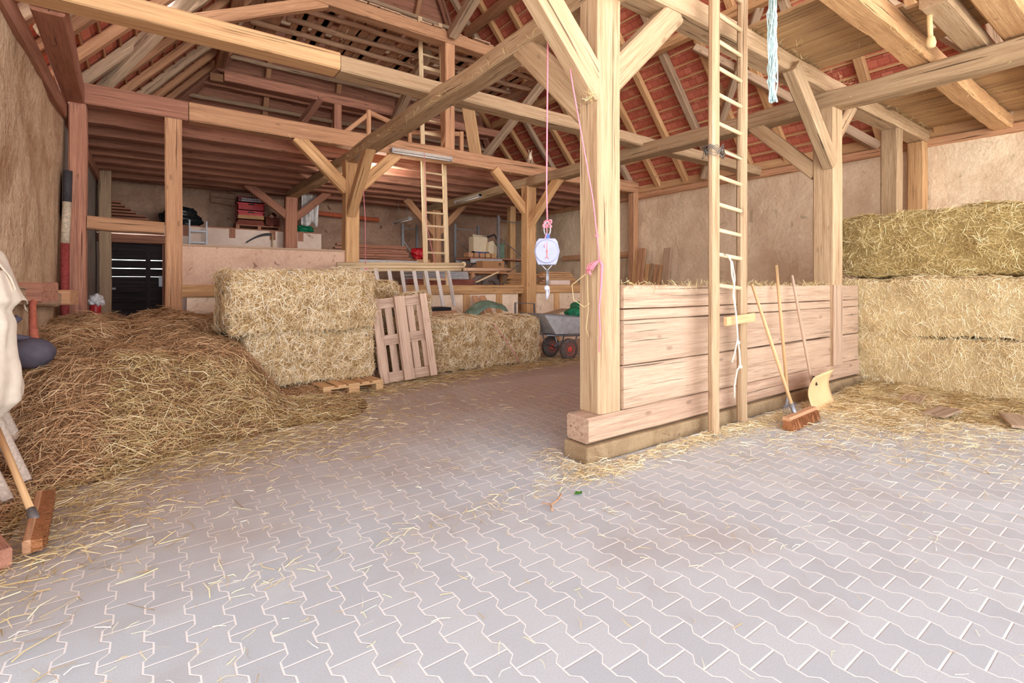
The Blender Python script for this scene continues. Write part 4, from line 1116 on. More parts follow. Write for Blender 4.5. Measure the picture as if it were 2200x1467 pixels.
# far ladder up to the attic
l2 = empty('ladder', (5.0, 9.75, 1.2), 'far ladder of squared rails climbing through the attic hole', 'ladder')
for x0, x1 in ((4.74, 4.72), (5.27, 5.22)):
    timber('side_rail', (x0, 9.7, .0), (x1, 10.05, 7.3), .1, .05, M['rail'], l2, jit=.002, ch=.008)
for i in range(24):
    z = .35+i*.292; t_ = z/7.3
    if z > 7.1: break
    timber('rung', (4.74-.02*t_, 9.7+.35*t_, z), (5.27-.05*t_, 9.7+.35*t_, z), .03, .04 if i % 5 else .08, M['rail'], l2, jit=.003)

# ------------------------------------------------------------------ lamps and cat
def tubelamp(p0, p1, label, drop=0.):
    p0, p1 = Vector(p0), Vector(p1); L = (p1-p0).length; fm = frame(p1-p0); r = empty('tube_lamp', tuple((p0+p1)/2), label, 'lamp', rz=0.)
    m4 = Matrix.Translation(p0) @ fm.to_4x4()
    MB().box((-.05, -.03, 0), (.05, .035, L), m4).build('housing', M['lamphouse'], r, fm, bevel=.008)
    MB().tube([m4 @ Vector((0, -.045, .02)), m4 @ Vector((0, -.045, L-.02))], .018, 10).build('tube', M['tube'], r, fm, smooth=True)
    for z in (0, L-.03): MB().box((-.052, -.055, z), (.052, .037, z+.03), m4).build('end_cap', M['dial'], r, fm)
    if drop:
        MB().tube([m4 @ Vector((0, .03, L*.3)), m4 @ Vector((0, .03, L*.3)) + Vector((0, 0, drop))], .006, 6).tube([m4 @ Vector((0, .03, L*.8)), m4 @ Vector((0, .03, L*.8)) + Vector((0, 0, drop))], .006, 6).build('hanger', M['wire'], r)
tubelamp((3.76, 9.3, 4.06), (5.1, 9.31, 4.08), 'dusty white tube lamp on the front of the cat beam')
tubelamp((7.045, 12.6, 3.8), (7.045, 11.25, 3.8), 'narrow tube lamp on the side of the hewn beam near the storage racks')
tubelamp((6.0, 14.65, 3.33), (6.0, 13.4, 3.34), 'tube lamp hung on a cord below the joists of the storage bay', .6)
for (bx_, by_, bz_) in ((3.88, 10.6, 3.8),):
    l_ = bpy.data.lights.new('bulb_light', 'POINT'); l_.energy = 45; l_.shadow_soft_size = .06; l_.color = (1, .93, .82)
    lo_ = bpy.data.objects.new('bulb_light', l_); C.objects.link(lo_); lo_.location = (bx_, by_-.12, bz_-.12)
b = empty('light_bulb', (3.88, 10.6, 3.8), 'small glaring bulb behind the brace of the honey oak post', 'lamp')
MB().lathe([(.012, .06), (.016, .03), (.034, 0), (.03, -.03), (.008, -.045)], (3.88, 10.6, 3.83), n=14).build('glass', M['bulb'], b, smooth=True)
MB().tube([(3.88, 10.6, 3.88), (3.88, 10.6, 3.96)], .018, 10).build('socket', M['black'], b, smooth=True)

cat = empty('cat', (7.36, 9.5, 4.315), 'cream and tabby cat sitting upright on the cross beam', 'cat', rz=math.atan2(-9.5, -7.36)+.15)
cm = cat.matrix_basis
def catbody():
    me = bpy.data.meshes.new('body')
    pts = [(-.03, 0, .06), (-.05, 0, .1), (-.02, 0, .17), (.015, 0, .225), (.035, 0, .265),          # pelvis, rump, back, neck, head
           (.05, .03, .17), (.06, .035, .09), (.065, .035, .015), (.085, .036, .012),                  # front leg
           (.05, -.03, .17), (.06, -.035, .09), (.065, -.035, .015), (.085, -.036, .012),
           (0, .06, .05), (.05, .075, .03), (.085, .07, .012), (0, -.06, .05), (.05, -.075, .03), (.085, -.07, .012),
           (-.09, .02, .03), (-.09, .08, .015), (-.03, .11, .012), (.04, .11, .012), (.08, 0, .264)]
    ed = [(0, 1), (1, 2), (2, 3), (3, 4), (2, 5), (5, 6), (6, 7), (7, 8), (2, 9), (9, 10), (10, 11), (11, 12), (0, 13), (13, 14), (14, 15), (0, 16), (16, 17), (17, 18), (1, 19), (19, 20), (20, 21), (21, 22), (4, 23)]
    rad = [.085, .095, .08, .056, .056, .034, .026, .016, .014, .028, .02, .016, .014, .045, .028, .016, .045, .028, .016, .022, .016, .014, .01, .036]
    me.from_pydata(pts, ed, [])
    o = link('body', me, M['furt'], cm, cat)
    md = o.modifiers.new('Skin', 'SKIN'); md.use_smooth_shade = True
    if not me.skin_vertices:
        bm_ = None
        import bmesh
        bm_ = bmesh.new(); bm_.from_mesh(me); bm_.verts.layers.skin.verify(); bm_.to_mesh(me); bm_.free()
    for v, r_ in zip(me.skin_vertices[0].data, rad): v.radius = (r_, r_)
    me.skin_vertices[0].data[0].use_root = True
    o.modifiers.new('Sub', 'SUBSURF').render_levels = 2
    return o
catbody()
def cw(p): return cm @ Vector(p)
for s in (-1, 1):
    MB().prism([cw((.05, s*.01, .3)), cw((.05, s*.05, .29)), cw((.052, s*.042, .352))], cm.to_3x3() @ Vector((.012, 0, 0))).build('ear', M['furt'], cat)
    MB().lathe([(.002, -.004), (.007, 0), (.002, .004)], cw((.104, s*.018, .28)), cm.to_3x3() @ Vector((1, 0, 0)), 10).build('eye', M['black'], cat, smooth=True)
blob('muzzle', cw((.1, 0, .252)), (.024, .024, .018), M['furw'], 1, cat, .05, n=8)
blob('white_chest', cw((.064, .0, .17)), (.034, .036, .08), M['furw'], 2, cat, .08, n=10)
blob('nose', cw((.124, 0, .258)), (.006, .006, .004), M['pink'], 3, cat, .02, n=6)

# ------------------------------------------------------------------ left wall corner
pl = empty('striped_pole', (-1.0, 9.24, 0), 'upright pole striped black, white and red beside the corner post', 'pole')
MB().tube([(-1.03, 9.2, .0), (-1.026, 9.24, 1.98)], .05, 12).build('red_section', M['polered'], pl, smooth=True)
MB().tube([(-1.026, 9.24, 1.98), (-1.007, 9.27, 2.56)], .05, 12).build('white_section', M['polewhite'], pl, smooth=True)
MB().tube([(-1.007, 9.27, 2.56), (-1.0, 9.28, 3.0)], .05, 12).build('black_section', M['poleblack'], pl, smooth=True)
ex_ = empty('fire_extinguisher', (-.79, 10.4, .72), 'red fire extinguisher with a plastic bag over its top', 'extinguisher')
MB().lathe([(.07, 0), (.075, .02), (.075, .34), (.05, .4), (.03, .42)], (-.79, 10.4, .72), n=18).build('cylinder', M['extred'], ex_, smooth=True)
MB().lathe([(.02, 0), (.025, .03), (.02, .06)], (-.79, 10.4, 1.13), n=10).build('valve', M['black'], ex_, smooth=True)
blob('plastic_bag', (-.78, 10.41, 1.14), (.1, .1, .1), M['clearfilm'], 5, ex_, .35)
o = MB().box((-.98, 10.2, 0), (-.6, 10.6, .72)).build('wooden_crate', M['brown'], None, 'X'); tag(o, 'brown crate carrying the fire extinguisher', 'crate')
o = timber('timber_stub', (XL, 6.5, 1.33), (-.82, 6.42, 1.33), .3, .19, M['red'], jit=.004); tag(o, 'square timber stub sticking out of the clay wall above the dark float', 'timber')
o = timber('timber_stub', (XL, 8.6, 1.24), (-.86, 8.55, 1.24), .28, .19, M['brown'], jit=.004); tag(o, 'second timber stub on the clay wall, nearer the striped pole', 'timber')
o = timber('wall_ledger', (-1.03, 6.0, 1.32), (-1.03, 8.5, 1.22), .12, .16, M['grey'], jit=.012); tag(o, 'weathered horizontal timber along the clay wall behind the stubs', 'timber')
fl2 = empty('hanging_float', (-.89, 6.0, .65), 'dark round float hanging on an orange rope at the left wall', 'float')
blob('ball', (-.89, 6.0, .8), (.165, .165, .135), M['ball'], 9, fl2, .03)
MB().tube([(-.9, 6.0, .92), (-1.0, 6.02, .95), (-1.03, 6.03, 1.05), (-.97, 6.05, 1.12)], .03, 8).build('grip', M['ball'], fl2, smooth=True)
MB().tube([(-.87, 6.02, .9), (-.9, 6.15, 1.05), (-.92, 6.28, 1.22), (-.9, 6.36, 1.3)], [.034, .028, .026, .03], 8).build('rope', M['ropeorange'], fl2, smooth=True)
# white sack
sk = empty('sack', (-.95, 5.0, .45), 'big white sackcloth bag hanging at the left picture edge', 'sack')
vs, fs = [], []; na = 40
for i in range(41):
    v = i/40; z = 1.5-1.02*v
    for j in range(na):
        a = 2*math.pi*j/na
        r0 = .05+.14*min(1, v*5)*(1-.25*v) + .035*math.sin(v*8.5+1) - .05*math.exp(-((v-.27)/.05)**2)
        r0 *= (1-.75*max(0, v-.88)/.12)
        r0 *= 1+.22*mnoise.noise(Vector((math.cos(a)*1.5, math.sin(a)*1.5, v*4)))+.07*math.sin(a*6+v*4)*(.3+v)+.05*mnoise.noise(Vector((math.cos(a)*5, math.sin(a)*5, v*11)))
        vs.append((-.9+r0*math.cos(a)*.75, 4.8+r0*math.sin(a)*1.1, z))
for i in range(40):
    for j in range(na):
        a = i*na+j; b_ = i*na+(j+1) % na; fs.append((a, a+na, b_+na, b_))
fs.append(tuple(range(na))); fs.append(tuple(range(41*na-1, 40*na-1, -1)))
MB().add(vs, fs).build('bag_body', M['sack'], sk, smooth=True)
vs, fs = [], []
for i in range(19):
    for j in range(13):
        u, v = i/18, j/12
        vs.append((-.98+.2*u+.02*math.sin(v*9+u*3), 4.85+.5*v-.1*u, 1.66-.3*u**1.4-.16*v*u+.015*math.sin(u*9+v*7)+.012*math.sin(v*17)))
for i in range(18):
    for j in range(12):
        a = i*13+j; fs.append((a, a+13, a+14, a+1))
o = MB().add(vs, fs).build('flap', M['sack'], sk, smooth=True); o.modifiers.new('Solid', 'SOLIDIFY').thickness = .008
tag(MB().tube([(-1.0, 5.2, .06), (-.99, 5.22, .55)], .045, 10).build('log', M['grey'], smooth=True), 'short upright log behind the pale tubes at the left edge', 'log')
o = timber('log', (-.98, 7.0, .72), (-.72, 6.6, .36), .13, .13, M['brown'], log=True, jit=.01); tag(o, 'slanting log half buried in the hay below the dark float', 'log')
for i, (f, t) in enumerate((((-.785, 5.18, .045), (-1.02, 5.32, .62)), ((-.73, 4.72, .045), (-1.0, 5.0, .66)), ((-.76, 4.36, .045), (-1.02, 4.62, .6)))):
    f, t = Vector(f), Vector(t); d = (t-f).normalized()
    mb = MB(); fm = frame(d); prof = [(.038, 0), (.04, .02), (.04, (t-f).length), (.03, (t-f).length), (.03, .01)]
    mb.lathe(prof, f, d, 16)
    o = mb.build('tube', M['tubewrap'], None, fm, smooth=False)
    tag(o, 'pale fabric covered tube at the left edge, %s' % ('farthest from the push broom', 'in the middle of the three', 'behind the broom handle')[i], 'tube')
b = empty('push_broom', (-.53, 3.85, 0), 'push broom lying on its side at the lower left edge', 'broom')
top, bot = Vector((-.83, 4.5, .5)), Vector((-.55, 3.8, .1))
MB().tube([top, top.lerp(bot, .5), bot], [.016, .017, .018], 12).build('handle', M['handle'], b, frame(bot-top), smooth=True)
MB().tube([bot.lerp(top, .08), bot, bot+(bot-top)*.06], [.022, .024, .014], 12).build('ferrule', M['steel'], b, smooth=True)
h0, h1 = Vector((-.535, 3.5, .06)), Vector((-.585, 4.2, .09)); dd = (h1-h0).normalized()
timber('brush_block', h0, h1, .035, .075, M['brown'], b, jit=.001, ch=.006)
br = MB(); g = random.Random(14)
br.prism([h0+Vector((.015, 0, -.03)), h0+Vector((.06, 0, -.032)), h0+Vector((.06, 0, .028)), h0+Vector((.015, 0, .034))], dd*(h1-h0).length)
for k in range(600):
    p = h0+(h1-h0)*g.random()+Vector((.02, 0, g.uniform(-.032, .034))); br.tube([p, p+Vector((.055, g.uniform(-.012, .012), g.uniform(-.008, .012)))], .0022, 3, False)
br.build('bristles', M['bristle'], b)
o = timber('timber_block', (-.64, 3.4, .06), (-.86, 3.95, .11), .14, .1, M['red'], jit=.002, ch=.008); tag(o, 'reddish timber block with straw on it at the lower left edge', 'timber')
lf_ = MB(); vs = [(0, 0, .012), (.03, .012, .02), (.055, .01, .012), (.07, 0, .016), (.055, -.012, .01), (.028, -.014, .014)]
lf_.add([Vector((2.255+p[0], 2.43+p[1]*1.5, p[2])) for p in vs], [(0, 1, 5), (1, 2, 4, 5), (2, 3, 4)])
tag(lf_.build('leaf', M['leaf']), 'single green leaf lying on the paving', 'leaf')
tag(MB().tube([(1.98, 2.33, .012), (2.02, 2.39, .018), (2.1, 2.42, .014), (2.16, 2.45, .03)], .006, 6).tube([(2.02, 2.39, .018), (1.97, 2.42, .03)], .004, 6).build('twig', M['brown'], smooth=True), 'little brown twig lying near the green leaf', 'twig')

# ------------------------------------------------------------------ things on the ledge over the back door
LZ = 2.886
def spallet(nm, x0, x1, y0, y1, label, mat):
    r = empty(nm, ((x0+x1)/2, (y0+y1)/2, LZ), label, 'pallet')
    for y in np.linspace(y0, y1-.1, 5): MB().box((x0, y, LZ+.1), (x1, y+.1, LZ+.125)).build('deck_board', mat, r, 'X')
    for x in (x0, (x0+x1)/2-.04, x1-.08): MB().box((x, y0, LZ), (x+.08, y1, LZ+.1)).build('runner', mat, r, 'Y')
spallet('pallet', 1.73, 2.85, 14.95, 15.65, 'reddish pallet on the white ledge under crates and roof tiles', M['red'])
def crate(x0, x1, y0, y1, z0, h, mat, label, inner=True):
    r = empty('plastic_crate', ((x0+x1)/2, (y0+y1)/2, z0), label, 'crate', 'plastic crates on the ledge')
    t = .02; mb = MB()
    mb.box((x0, y0, z0), (x1, y1, z0+t)).box((x0, y0, z0), (x1, y0+t, z0+h)).box((x0, y1-t, z0), (x1, y1, z0+h)).box((x0, y0, z0), (x0+t, y1, z0+h)).box((x1-t, y0, z0), (x1, y1, z0+h))
    mb.box((x0-.012, y0-.012, z0+h-.03), (x1+.012, y0+t, z0+h)).build('shell', mat, r)
    hm = MB()
    for k in range(16):
        for q in range(3):
            cx_ = x0+.05+(x1-x0-.1)*k/15; cz = z0+.05+(h-.11)*q/2
            if 6 < k < 9 and q == 2: continue
            hm.prism([(cx_-.011, y0-.004, cz), (cx_, y0-.004, cz-.014), (cx_+.011, y0-.004, cz), (cx_, y0-.004, cz+.014)], (0, .003, 0))
    hm.box(((x0+x1)/2-.07, y0-.014, z0+h-.055), ((x0+x1)/2+.07, y0-.012, z0+h-.02))
    hm.build('hole_pattern', M['black'], r)
    return r
ft = empty('flat_tile_stack', (2.08, 15.2, LZ+.125), 'flat maroon roof tiles stacked under the crates', 'tiles')
for i in range(4):
    MB().box((1.72+.02*i, 14.97, LZ+.125+.035*i), (2.42-.01*i, 15.4, LZ+.155+.035*i)).build('tile', M['tileclay'], ft, bevel=.006)
crate(1.77, 2.41, 14.98, 15.38, LZ+.27, .24, M['redcrate'], 'lower red crate with dusty pale front, on flat tiles')
MB().box((1.775, 14.972, LZ+.29), (2.405, 14.978, LZ+.39)).build('dusty_label', M['card'], bpy.data.objects['plastic_crate'])
crate(1.77, 2.42, 14.98, 15.38, LZ+.52, .2, M['redcrate'], 'bright red perforated crate in the middle of the stack')
r = crate(1.77, 2.43, 14.98, 15.38, LZ+.73, .16, M['darkcrate'], 'maroon crate with white printing, topmost of the stack')
lb = MB(); g = random.Random(4)
x = 1.86
while x < 2.34:
    w = g.uniform(.015, .05); lb.box((x, 14.955, LZ+.8), (x+w, 14.958, LZ+.845)); x += w+.01
lb.box((1.86, 14.955, LZ+.755), (2.34, 14.958, LZ+.785)); lb.build('white_print', M['dial'], r)
def wave_tile(parent, x0, x1, y0, y1, z, name='tile'):
    vs, fs = [], []
    for i in range(17):
        u = i/16; x = x0+(x1-x0)*u; zz = z+.018*math.sin(u*math.pi*4)
        vs += [(x, y0, zz), (x, y1, zz), (x, y0, zz+.016), (x, y1, zz+.016)]
    for i in range(16):
        a = i*4; fs += [(a, a+4, a+5, a+1), (a+2, a+3, a+7, a+6), (a, a+2, a+6, a+4), (a+1, a+5, a+7, a+3)]
    return MB().add(vs, fs).build(name, M['tileclay'], parent)
wt = empty('wavy_tile_stack', (2.64, 15.2, LZ+.125), 'stack of wavy clay roof tiles beside the crates', 'tiles')
for i in range(7): wave_tile(wt, 2.45, 2.84, 14.98, 15.35, LZ+.15+.036*i)
vs = [(2.54+.2*i/8, 14.98, LZ+.42+.09*math.sin(math.pi*i/8)) for i in range(9)]
mb = MB()
for k in range(8):
    a, b_ = Vector(vs[k]), Vector(vs[k+1]); q = Vector((0, .36, 0)); w = Vector((0, 0, .016))
    mb.add([a, b_, b_+q, a+q, a+w, b_+w, b_+q+w, a+q+w], [(0, 3, 2, 1), (4, 5, 6, 7), (0, 1, 5, 4), (2, 3, 7, 6)])
mb.build('ridge_tile', M['tileclay'], wt)
o = blob('film_bundle', (.52, 15.3, LZ+.22), (.45, .3, .3), M['blackfilm'], 12, None, .3, 1.8, -.22); tag(o, 'dark crumpled plastic film bundle behind the square brown post', 'film')
vs, fs = [], []
for i in range(21):
    for j in range(15):
        u, v = i/20, j/14
        vs.append((3.36+.5*u+.05*v*math.sin(u*5), 14.9+.07*math.sin(u*14+v)*(.3+v)+.04*math.sin(u*31), 3.98-.85*v-.06*math.sin(u*9)*v))
for i in range(20):
    for j in range(14):
        a = i*15+j; fs.append((a, a+15, a+16, a+1))
o = MB().add(vs, fs).build('plastic_sheet', M['clearfilm'], smooth=True); o.modifiers.new('Solid', 'SOLIDIFY').thickness = .004
tag(o, 'pale plastic sheet hanging right of the dark reddish post', 'sheet')
o = blob('green_bundle', (3.5, 15.2, LZ+.12), (.25, .2, .13), M['greentarp'], 15, None, .25, 2, -.12); tag(o, 'small green bundle on the ledge under the plastic sheet', 'bundle')
g = random.Random(19)
for i in range(7):
    x0, x1 = -.95+g.uniform(-.1, .06), -.03-.11*i+g.uniform(-.05, .05)
    o = timber('stored_board', (x0, 15.2, LZ+.05+.075*i), (max(x1, x0+.35), 15.22, LZ+.05+.075*i), .24, .05, M['red'], jit=.002)
    tag(o, 'board in the pile over the dark door, %s from the bottom' % ('first', 'second', 'third', 'fourth', 'fifth', 'sixth', 'seventh')[i], 'board', 'boards piled over the door')
al_ = empty('aluminium_ladder', (.86, 14.62, 0), 'slim grey metal ladder against the white ledge', 'ladder')
for x in (.68, 1.04): MB().box((x-.015, 14.6, 0), (x+.015, 14.65, 3.0)).build('side_rail', M['steel'], al_)
for k in range(10): MB().box((.69, 14.61, .2+.28*k), (1.03, 14.64, .235+.28*k)).build('rung', M['steel'], al_)
sy = empty('scythe', (2.3, 14.68, 2.1), 'old scythe with a curved dark blade on the white ledge', 'scythe')
mb = MB(); up_, lo_ = [], []
for i in range(13):
    u = i/12; x = 1.93+.62*u; z = 2.52+.27*math.sin(u*1.75); w = .012+.05*math.sin(u*2.4)*u
    up_.append((x, 14.69, z+.01)); lo_.append((x+.01, 14.69, z-w-.01))
for i in range(12):
    a = [Vector(up_[i]), Vector(up_[i+1]), Vector(lo_[i+1]), Vector(lo_[i])]; q = Vector((0, -.01, 0))
    mb.add(a+[p+q for p in a], [(0, 1, 2, 3), (7, 6, 5, 4), (0, 4, 5, 1), (3, 2, 6, 7)])
mb.build('blade', M['iron'], sy)
MB().tube([(2.56, 14.68, 2.76), (2.57, 14.67, 2.4), (2.6, 14.66, 1.6), (2.5, 14.6, .05)], .018, 8).build('snath', M['rail'], sy, smooth=True)
tag(MB().tube([(1.25, 16.2, 3.72), (1.25, 16.2, 4.02), (1.85, 16.2, 4.02), (1.85, 16.2, 3.66), (1.25, 16.2, 3.72)], .02, 6).tube([(1.25, 16.2, 3.88), (1.85, 16.2, 3.85)], .012, 6).build('rack_frame', M['red']), 'small barred frame high on the back wall over the ledge', 'frame')
o = timber('orange_beam', (3.9, 15.9, 3.62), (6.0, 15.9, 3.55), .06, .13, M['orange'], jit=.001); tag(o, 'orange steel beam at the back wall left of the honey oak post', 'beam')

# ------------------------------------------------------------------ storage bay at the back right
def rack(x, y, d, h, label, ang=0.):
    r = empty('storage_rack', (x, y, 0), label, 'rack', rz=0.)
    dv = Vector((math.cos(R(ang)), math.sin(R(ang)), 0))*d; p = Vector((x, y, 0))
    for q in (p, p+dv):
        MB().box((q.x-.035, q.y-.03, 0), (q.x+.035, q.y+.03, h)).build('upright', M['steel'], r)
    k = MB(); z = .25; s = 0
    while z+.7 < h:
        a, b_ = (p, p+dv) if s % 2 == 0 else (p+dv, p)
        k.tube([a+up*z, b_+up*(z+.65)], .016, 4); z += .65; s += 1
    k.tube([p+up*(h-.15), p+dv+up*(h-.15)], .018, 4)
    k.build('lattice', M['steel'], r)
    return r
rack(6.4, 14.9, .5, 3.35, 'grey rack frame behind the pile of reddish boards', 0)
rack(7.58, 13.6, .85, 3.3, 'grey rack frame with lattice beside the workshop machine', 0)
r = rack(8.4, 12.4, 1.25, 3.5, 'tall grey rack frame left of the plain storage post', 10)
timber('shelf_beam', (7.4, 12.35, 2.1), (8.5, 12.35, 2.12), .05, .12, M['zinc'], r, jit=0.001)
timber('shelf_beam', (7.4, 13.2, 2.1), (9.7, 13.2, 2.12), .05, .12, M['zinc'], r, jit=0.001)
MB().box((7.4, 12.35, 2.16), (9.7, 13.2, 2.2)).build('shelf_board', M['red'], r, 'X')
bn = empty('work_bench', (5.4, 13.8, 0), 'long grey bench under the pile of reddish boards', 'bench')
MB().box((3.95, 13.5, 2.02), (6.3, 14.2, 2.1)).build('top', M['zinc'], bn, 'X')
for x in (4.05, 6.2):
    for y in (13.55, 14.1): MB().box((x-.04, y-.04, 0), (x+.04, y+.04, 2.02)).build('leg', M['steel'], bn)
g = random.Random(23)
for i in range(9):
    z = 2.125+.048*i; x1 = 6.15-.05*(i//2)+g.uniform(-.1, .05)
    o = timber('stored_board', (4.0+g.uniform(-.1, .3), 13.75+g.uniform(-.05, .12), z), (x1, 13.72+g.uniform(-.04, .1), z+g.uniform(0, .01)), .2, .04, M['red'], jit=.002, ch=.004)
    tag(o, 'long reddish board in the pile on the grey bench, number %s from its top' % ('nine', 'eight', 'seven', 'six', 'five', 'four', 'three', 'two', 'one')[i], 'board', 'long boards on the grey bench')
o = blob('red_canister', (6.5, 13.9, 2.34), (.24, .16, .18), M['redcrate'], 31, None, .4, 2, -.18); tag(o, 'red canister at the end of the reddish boards', 'canister')
o = MB().box((6.3, 13.62, 2.0), (6.75, 14.2, 2.16)).build('wooden_crate', M['brown'], None, 'X'); tag(o, 'low brown crate under the red canister', 'crate')
MB().box((6.35, 13.65, 0), (6.7, 14.15, 2.0)).build('base', M['brown'], o, 'X')
mc = empty('machine', (8.1, 12.75, 2.2), 'cream workshop machine with a blue motor on the storage shelf', 'machine')
MB().box((7.75, 12.75, 2.34), (8.25, 13.05, 2.86)).build('housing', M['ivory'], mc, bevel=.02)
MB().prism([(8.15, 12.6, 2.2), (8.55, 12.6, 2.2), (8.5, 12.6, 2.55), (8.35, 12.6, 2.75), (8.2, 12.6, 2.7)], (0, .15, 0)).build('guard', M['ivory'], mc, bevel=.01)
MB().tube([(7.62, 12.55, 2.3), (8.15, 12.55, 2.3)], .09, 14).build('motor', M['blue'], mc, smooth=True)
MB().tube([(7.58, 12.55, 2.3), (7.64, 12.55, 2.3)], .1, 14).build('motor_cap', M['black'], mc, smooth=True)
MB().tube([(7.8, 12.9, 2.9), (8.35, 12.9, 2.88)], .04, 10).build('spindle', M['polewhite'], mc, smooth=True)
MB().tube([(8.25, 12.8, 2.86), (8.5, 12.75, 2.95), (8.6, 12.75, 2.8), (8.65, 12.7, 2.5)], .03, 8).build('lever', M['iron'], mc, smooth=True)
MB().box((8.6, 12.7, 2.2), (8.85, 12.95, 2.7)).build('green_part', M['sagetarp'], mc, bevel=.02)
for i in range(5):
    o = timber('timber_offcut', (7.45+i*.2, 12.42, 2.28), (7.45+i*.2, 12.7, 2.28), .16, .13, M['brown' if i < 3 else 'oak2'], jit=.001)
    tag(o, 'short timber offcut on the storage shelf, %s from the left rack frame' % ('first', 'second', 'third', 'fourth', 'fifth')[i], 'offcut', 'offcuts on the storage shelf')
cb_ = empty('cardboard_box', (7.9, 12.0, 1.86), 'closed cardboard box with small dark printing below the storage shelf', 'box')
MB().box((7.56, 11.95, 1.86), (7.98, 12.3, 2.09)).build('carton', M['card'], cb_)
MB().box((7.985, 11.96, 1.86), (8.32, 12.3, 2.1)).build('second_carton_face', M['card'], cb_)
MB().box((8.12, 11.952, 2.0), (8.19, 11.958, 2.03)).box((8.11, 11.952, 1.965), (8.2, 11.958, 1.98)).build('print', M['black'], cb_)
sb = empty('storage_table', (7.5, 11.8, 0), 'dark table with a log and a cardboard box on it', 'table')
MB().box((6.7, 11.1, 1.7), (8.5, 12.35, 1.74)).build('top', M['brown'], sb, 'X')
for x in (6.75, 8.42):
    for y in (11.15, 12.28): MB().box((x-.04, y-.04, 0), (x+.04, y+.04, 1.7)).build('leg', M['brown'], sb)
o = MB().box((7.5, 11.9, 1.74), (8.35, 12.32, 1.86)).build('wooden_crate', M['brown'], None, 'X'); tag(o, 'shallow crate under the cardboard box', 'crate')
o = timber('log', (6.55, 11.3, 1.8), (8.1, 11.3, 1.83), .11, .1, M['attic'], log=True, jit=.008); tag(o, 'dark bark covered log lying in front of the cardboard box', 'log')
def sheets(x0, x1, y0, y1, z0, n, mat, label, name, cat_):
    r = empty(name, ((x0+x1)/2, (y0+y1)/2, z0), label, cat_)
    for i in range(n):
        e = .012*math.sin(i*2.3)
        MB().box((x0+e, y0, z0+i*.03), (x1+e+.02*(n-i)/n, y1, z0+i*.03+.02)).build('sheet', mat, r)
    return r
tr = empty('trestle', (5.4, 10.5, 0), 'low trestle carrying the sheet stacks behind the rail', 'trestle')
MB().box((4.6, 10.2, 1.3), (6.3, 10.9, 1.38)).build('top', M['brown'], tr, 'X')
for x in (4.7, 6.2): MB().box((x-.05, 10.25, 0), (x+.05, 10.85, 1.3)).build('leg', M['brown'], tr)
sheets(4.66, 6.22, 10.2, 10.85, 1.385, 5, M['tileclay'], 'stack of maroon roofing sheets behind the rail', 'sheet_stack', 'sheets')
sheets(4.67, 6.05, 10.22, 10.83, 1.54, 6, M['zinc'], 'stack of grey corrugated sheets on the maroon sheets', 'sheet_stack', 'sheets')
o = timber('wooden_stick', (6.2, 10.1, 1.46), (6.85, 10.1, 1.72), .05, .03, M['rail'], jit=.001); tag(o, 'pale stick leaning at the end of the grey sheet stack', 'stick')
o = MB().box((6.15, 10.05, 0), (6.35, 10.15, 1.4)).build('wooden_block', M['brown']); tag(o, 'upright brown block supporting the pale stick', 'block')
for i, (x, c_) in enumerate(((6.62, 'nearer the sheet stacks'), (6.95, 'nearer the lath bundle'))):
    mb = MB(); pts = [(x+.22*math.cos(a), 10.6, 1.34+.22*math.sin(a)) for a in np.linspace(0, 2*math.pi, 25)]
    o = mb.tube(pts, .08, 8, False).build('tyre', M['rubber'], smooth=True); tag(o, 'worn tyre standing behind the rail, the one %s' % c_, 'tyre', 'tyres behind the rail')
o = MB().box((6.35, 10.4, 0), (7.2, 10.8, 1.04)).build('wooden_crate', M['brown'], None, 'X'); tag(o, 'brown crate carrying the worn tyres', 'crate')
o = empty('lath_bundle', (7.5, 10.1, 1.4), 'bundle of short pale laths left of the oak post at the scale', 'laths')
g = random.Random(29)
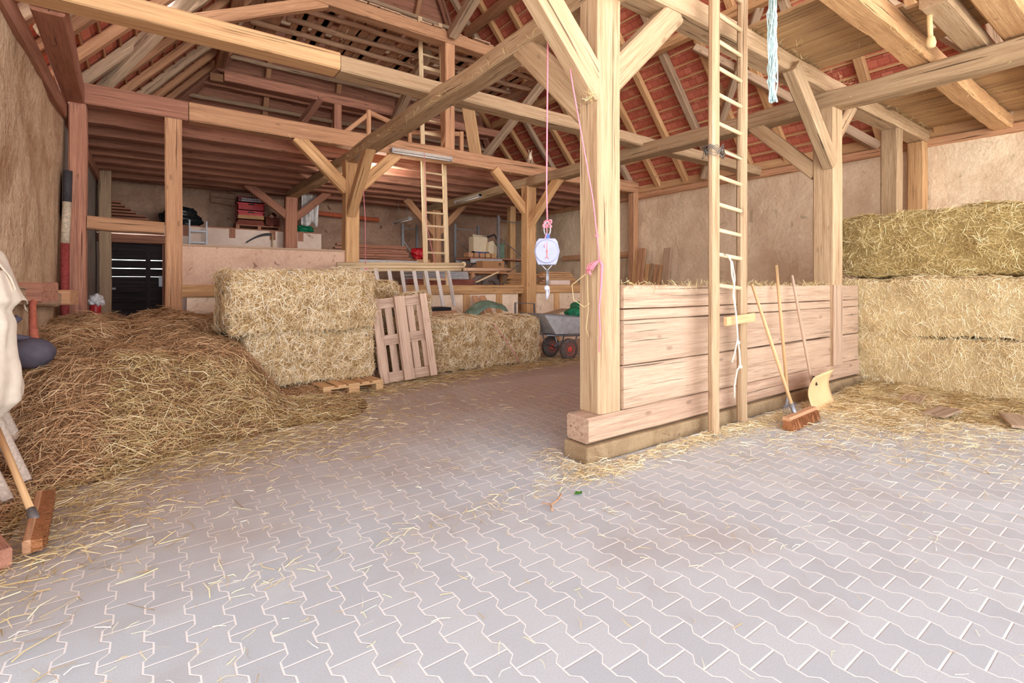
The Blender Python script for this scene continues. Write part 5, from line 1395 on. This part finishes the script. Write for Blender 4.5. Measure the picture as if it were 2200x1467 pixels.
MB().box((7.15, 10.0, 0), (9.6, 10.3, 1.42)).build('stand', M['oak2'], o, 'X')
for i in range(6):
    timber('lath', (7.2+g.uniform(-.08, .05), 10.1, 1.44+.045*i), (8.0, 10.1, 1.44+.045*i), .12, .035, M['oak2'], o, jit=.001, ch=.003)
for i in range(6):
    o = timber('stored_plank', (8.05+.1*(i % 3), 10.1, 1.45+.055*i), (9.45-.06*i, 10.12, 1.45+.055*i), .24, .045, M['brown' if i % 2 else 'oak2'], jit=.002, ch=.004)
    tag(o, 'plank in the pile on the rail behind the dial scale, %s from below' % ('first', 'second', 'third', 'fourth', 'fifth', 'sixth')[i], 'plank', 'planks behind the dial scale')
o = MB().box((7.98, 9.44, 1.402), (8.62, 9.56, 1.52)).build('white_block', M['white'], None, 'X', bevel=.01); tag(o, 'whitish block lying on the low wall rail under the plank pile', 'block')
# boards leaning at the rough right wall
for i, (y, h_, w, dy, m_, lab) in enumerate(((9.75, 2.15, .16, .1, 'grey', 'grey board leaning at the rough wall, farthest left of the row'), (9.34, 2.34, .13, -.1, 'oak2', 'orange lath leaning at the rough wall beside the wall post'),
        (9.1, 2.42, .26, .02, 'brown', 'widest brown board leaning at the rough wall'), (8.9, 1.97, .12, .1, 'oak2', 'short pale board beside the widest brown one'), (8.75, 1.98, .12, .12, 'oak', 'pale short board in the middle of the leaning row'),
        (8.6, 1.95, .1, .1, 'brown', 'thin dark board between two pale leaning boards'), (8.45, 1.93, .09, .2, 'oak2', 'thin pale lath leaning next to the tall dark board'), (8.24, 2.38, .22, .02, 'grey', 'tall dark board at the right end of the leaning row'))):
    o = timber('leaning_board', (10.72, y+dy, 0), (11.0, y, h_), w, .028, M[m_], jit=.002, ch=.004, up=(1, 0, 0)); tag(o, lab, 'board', 'boards leaning at the rough wall')
o = timber('wall_bar', (11.1, 9.6, 2.28), (11.1, 12.5, 2.28), .1, .16, M['brown'], jit=.006); tag(o, 'horizontal timber on the rough wall beyond the leaning boards', 'timber')
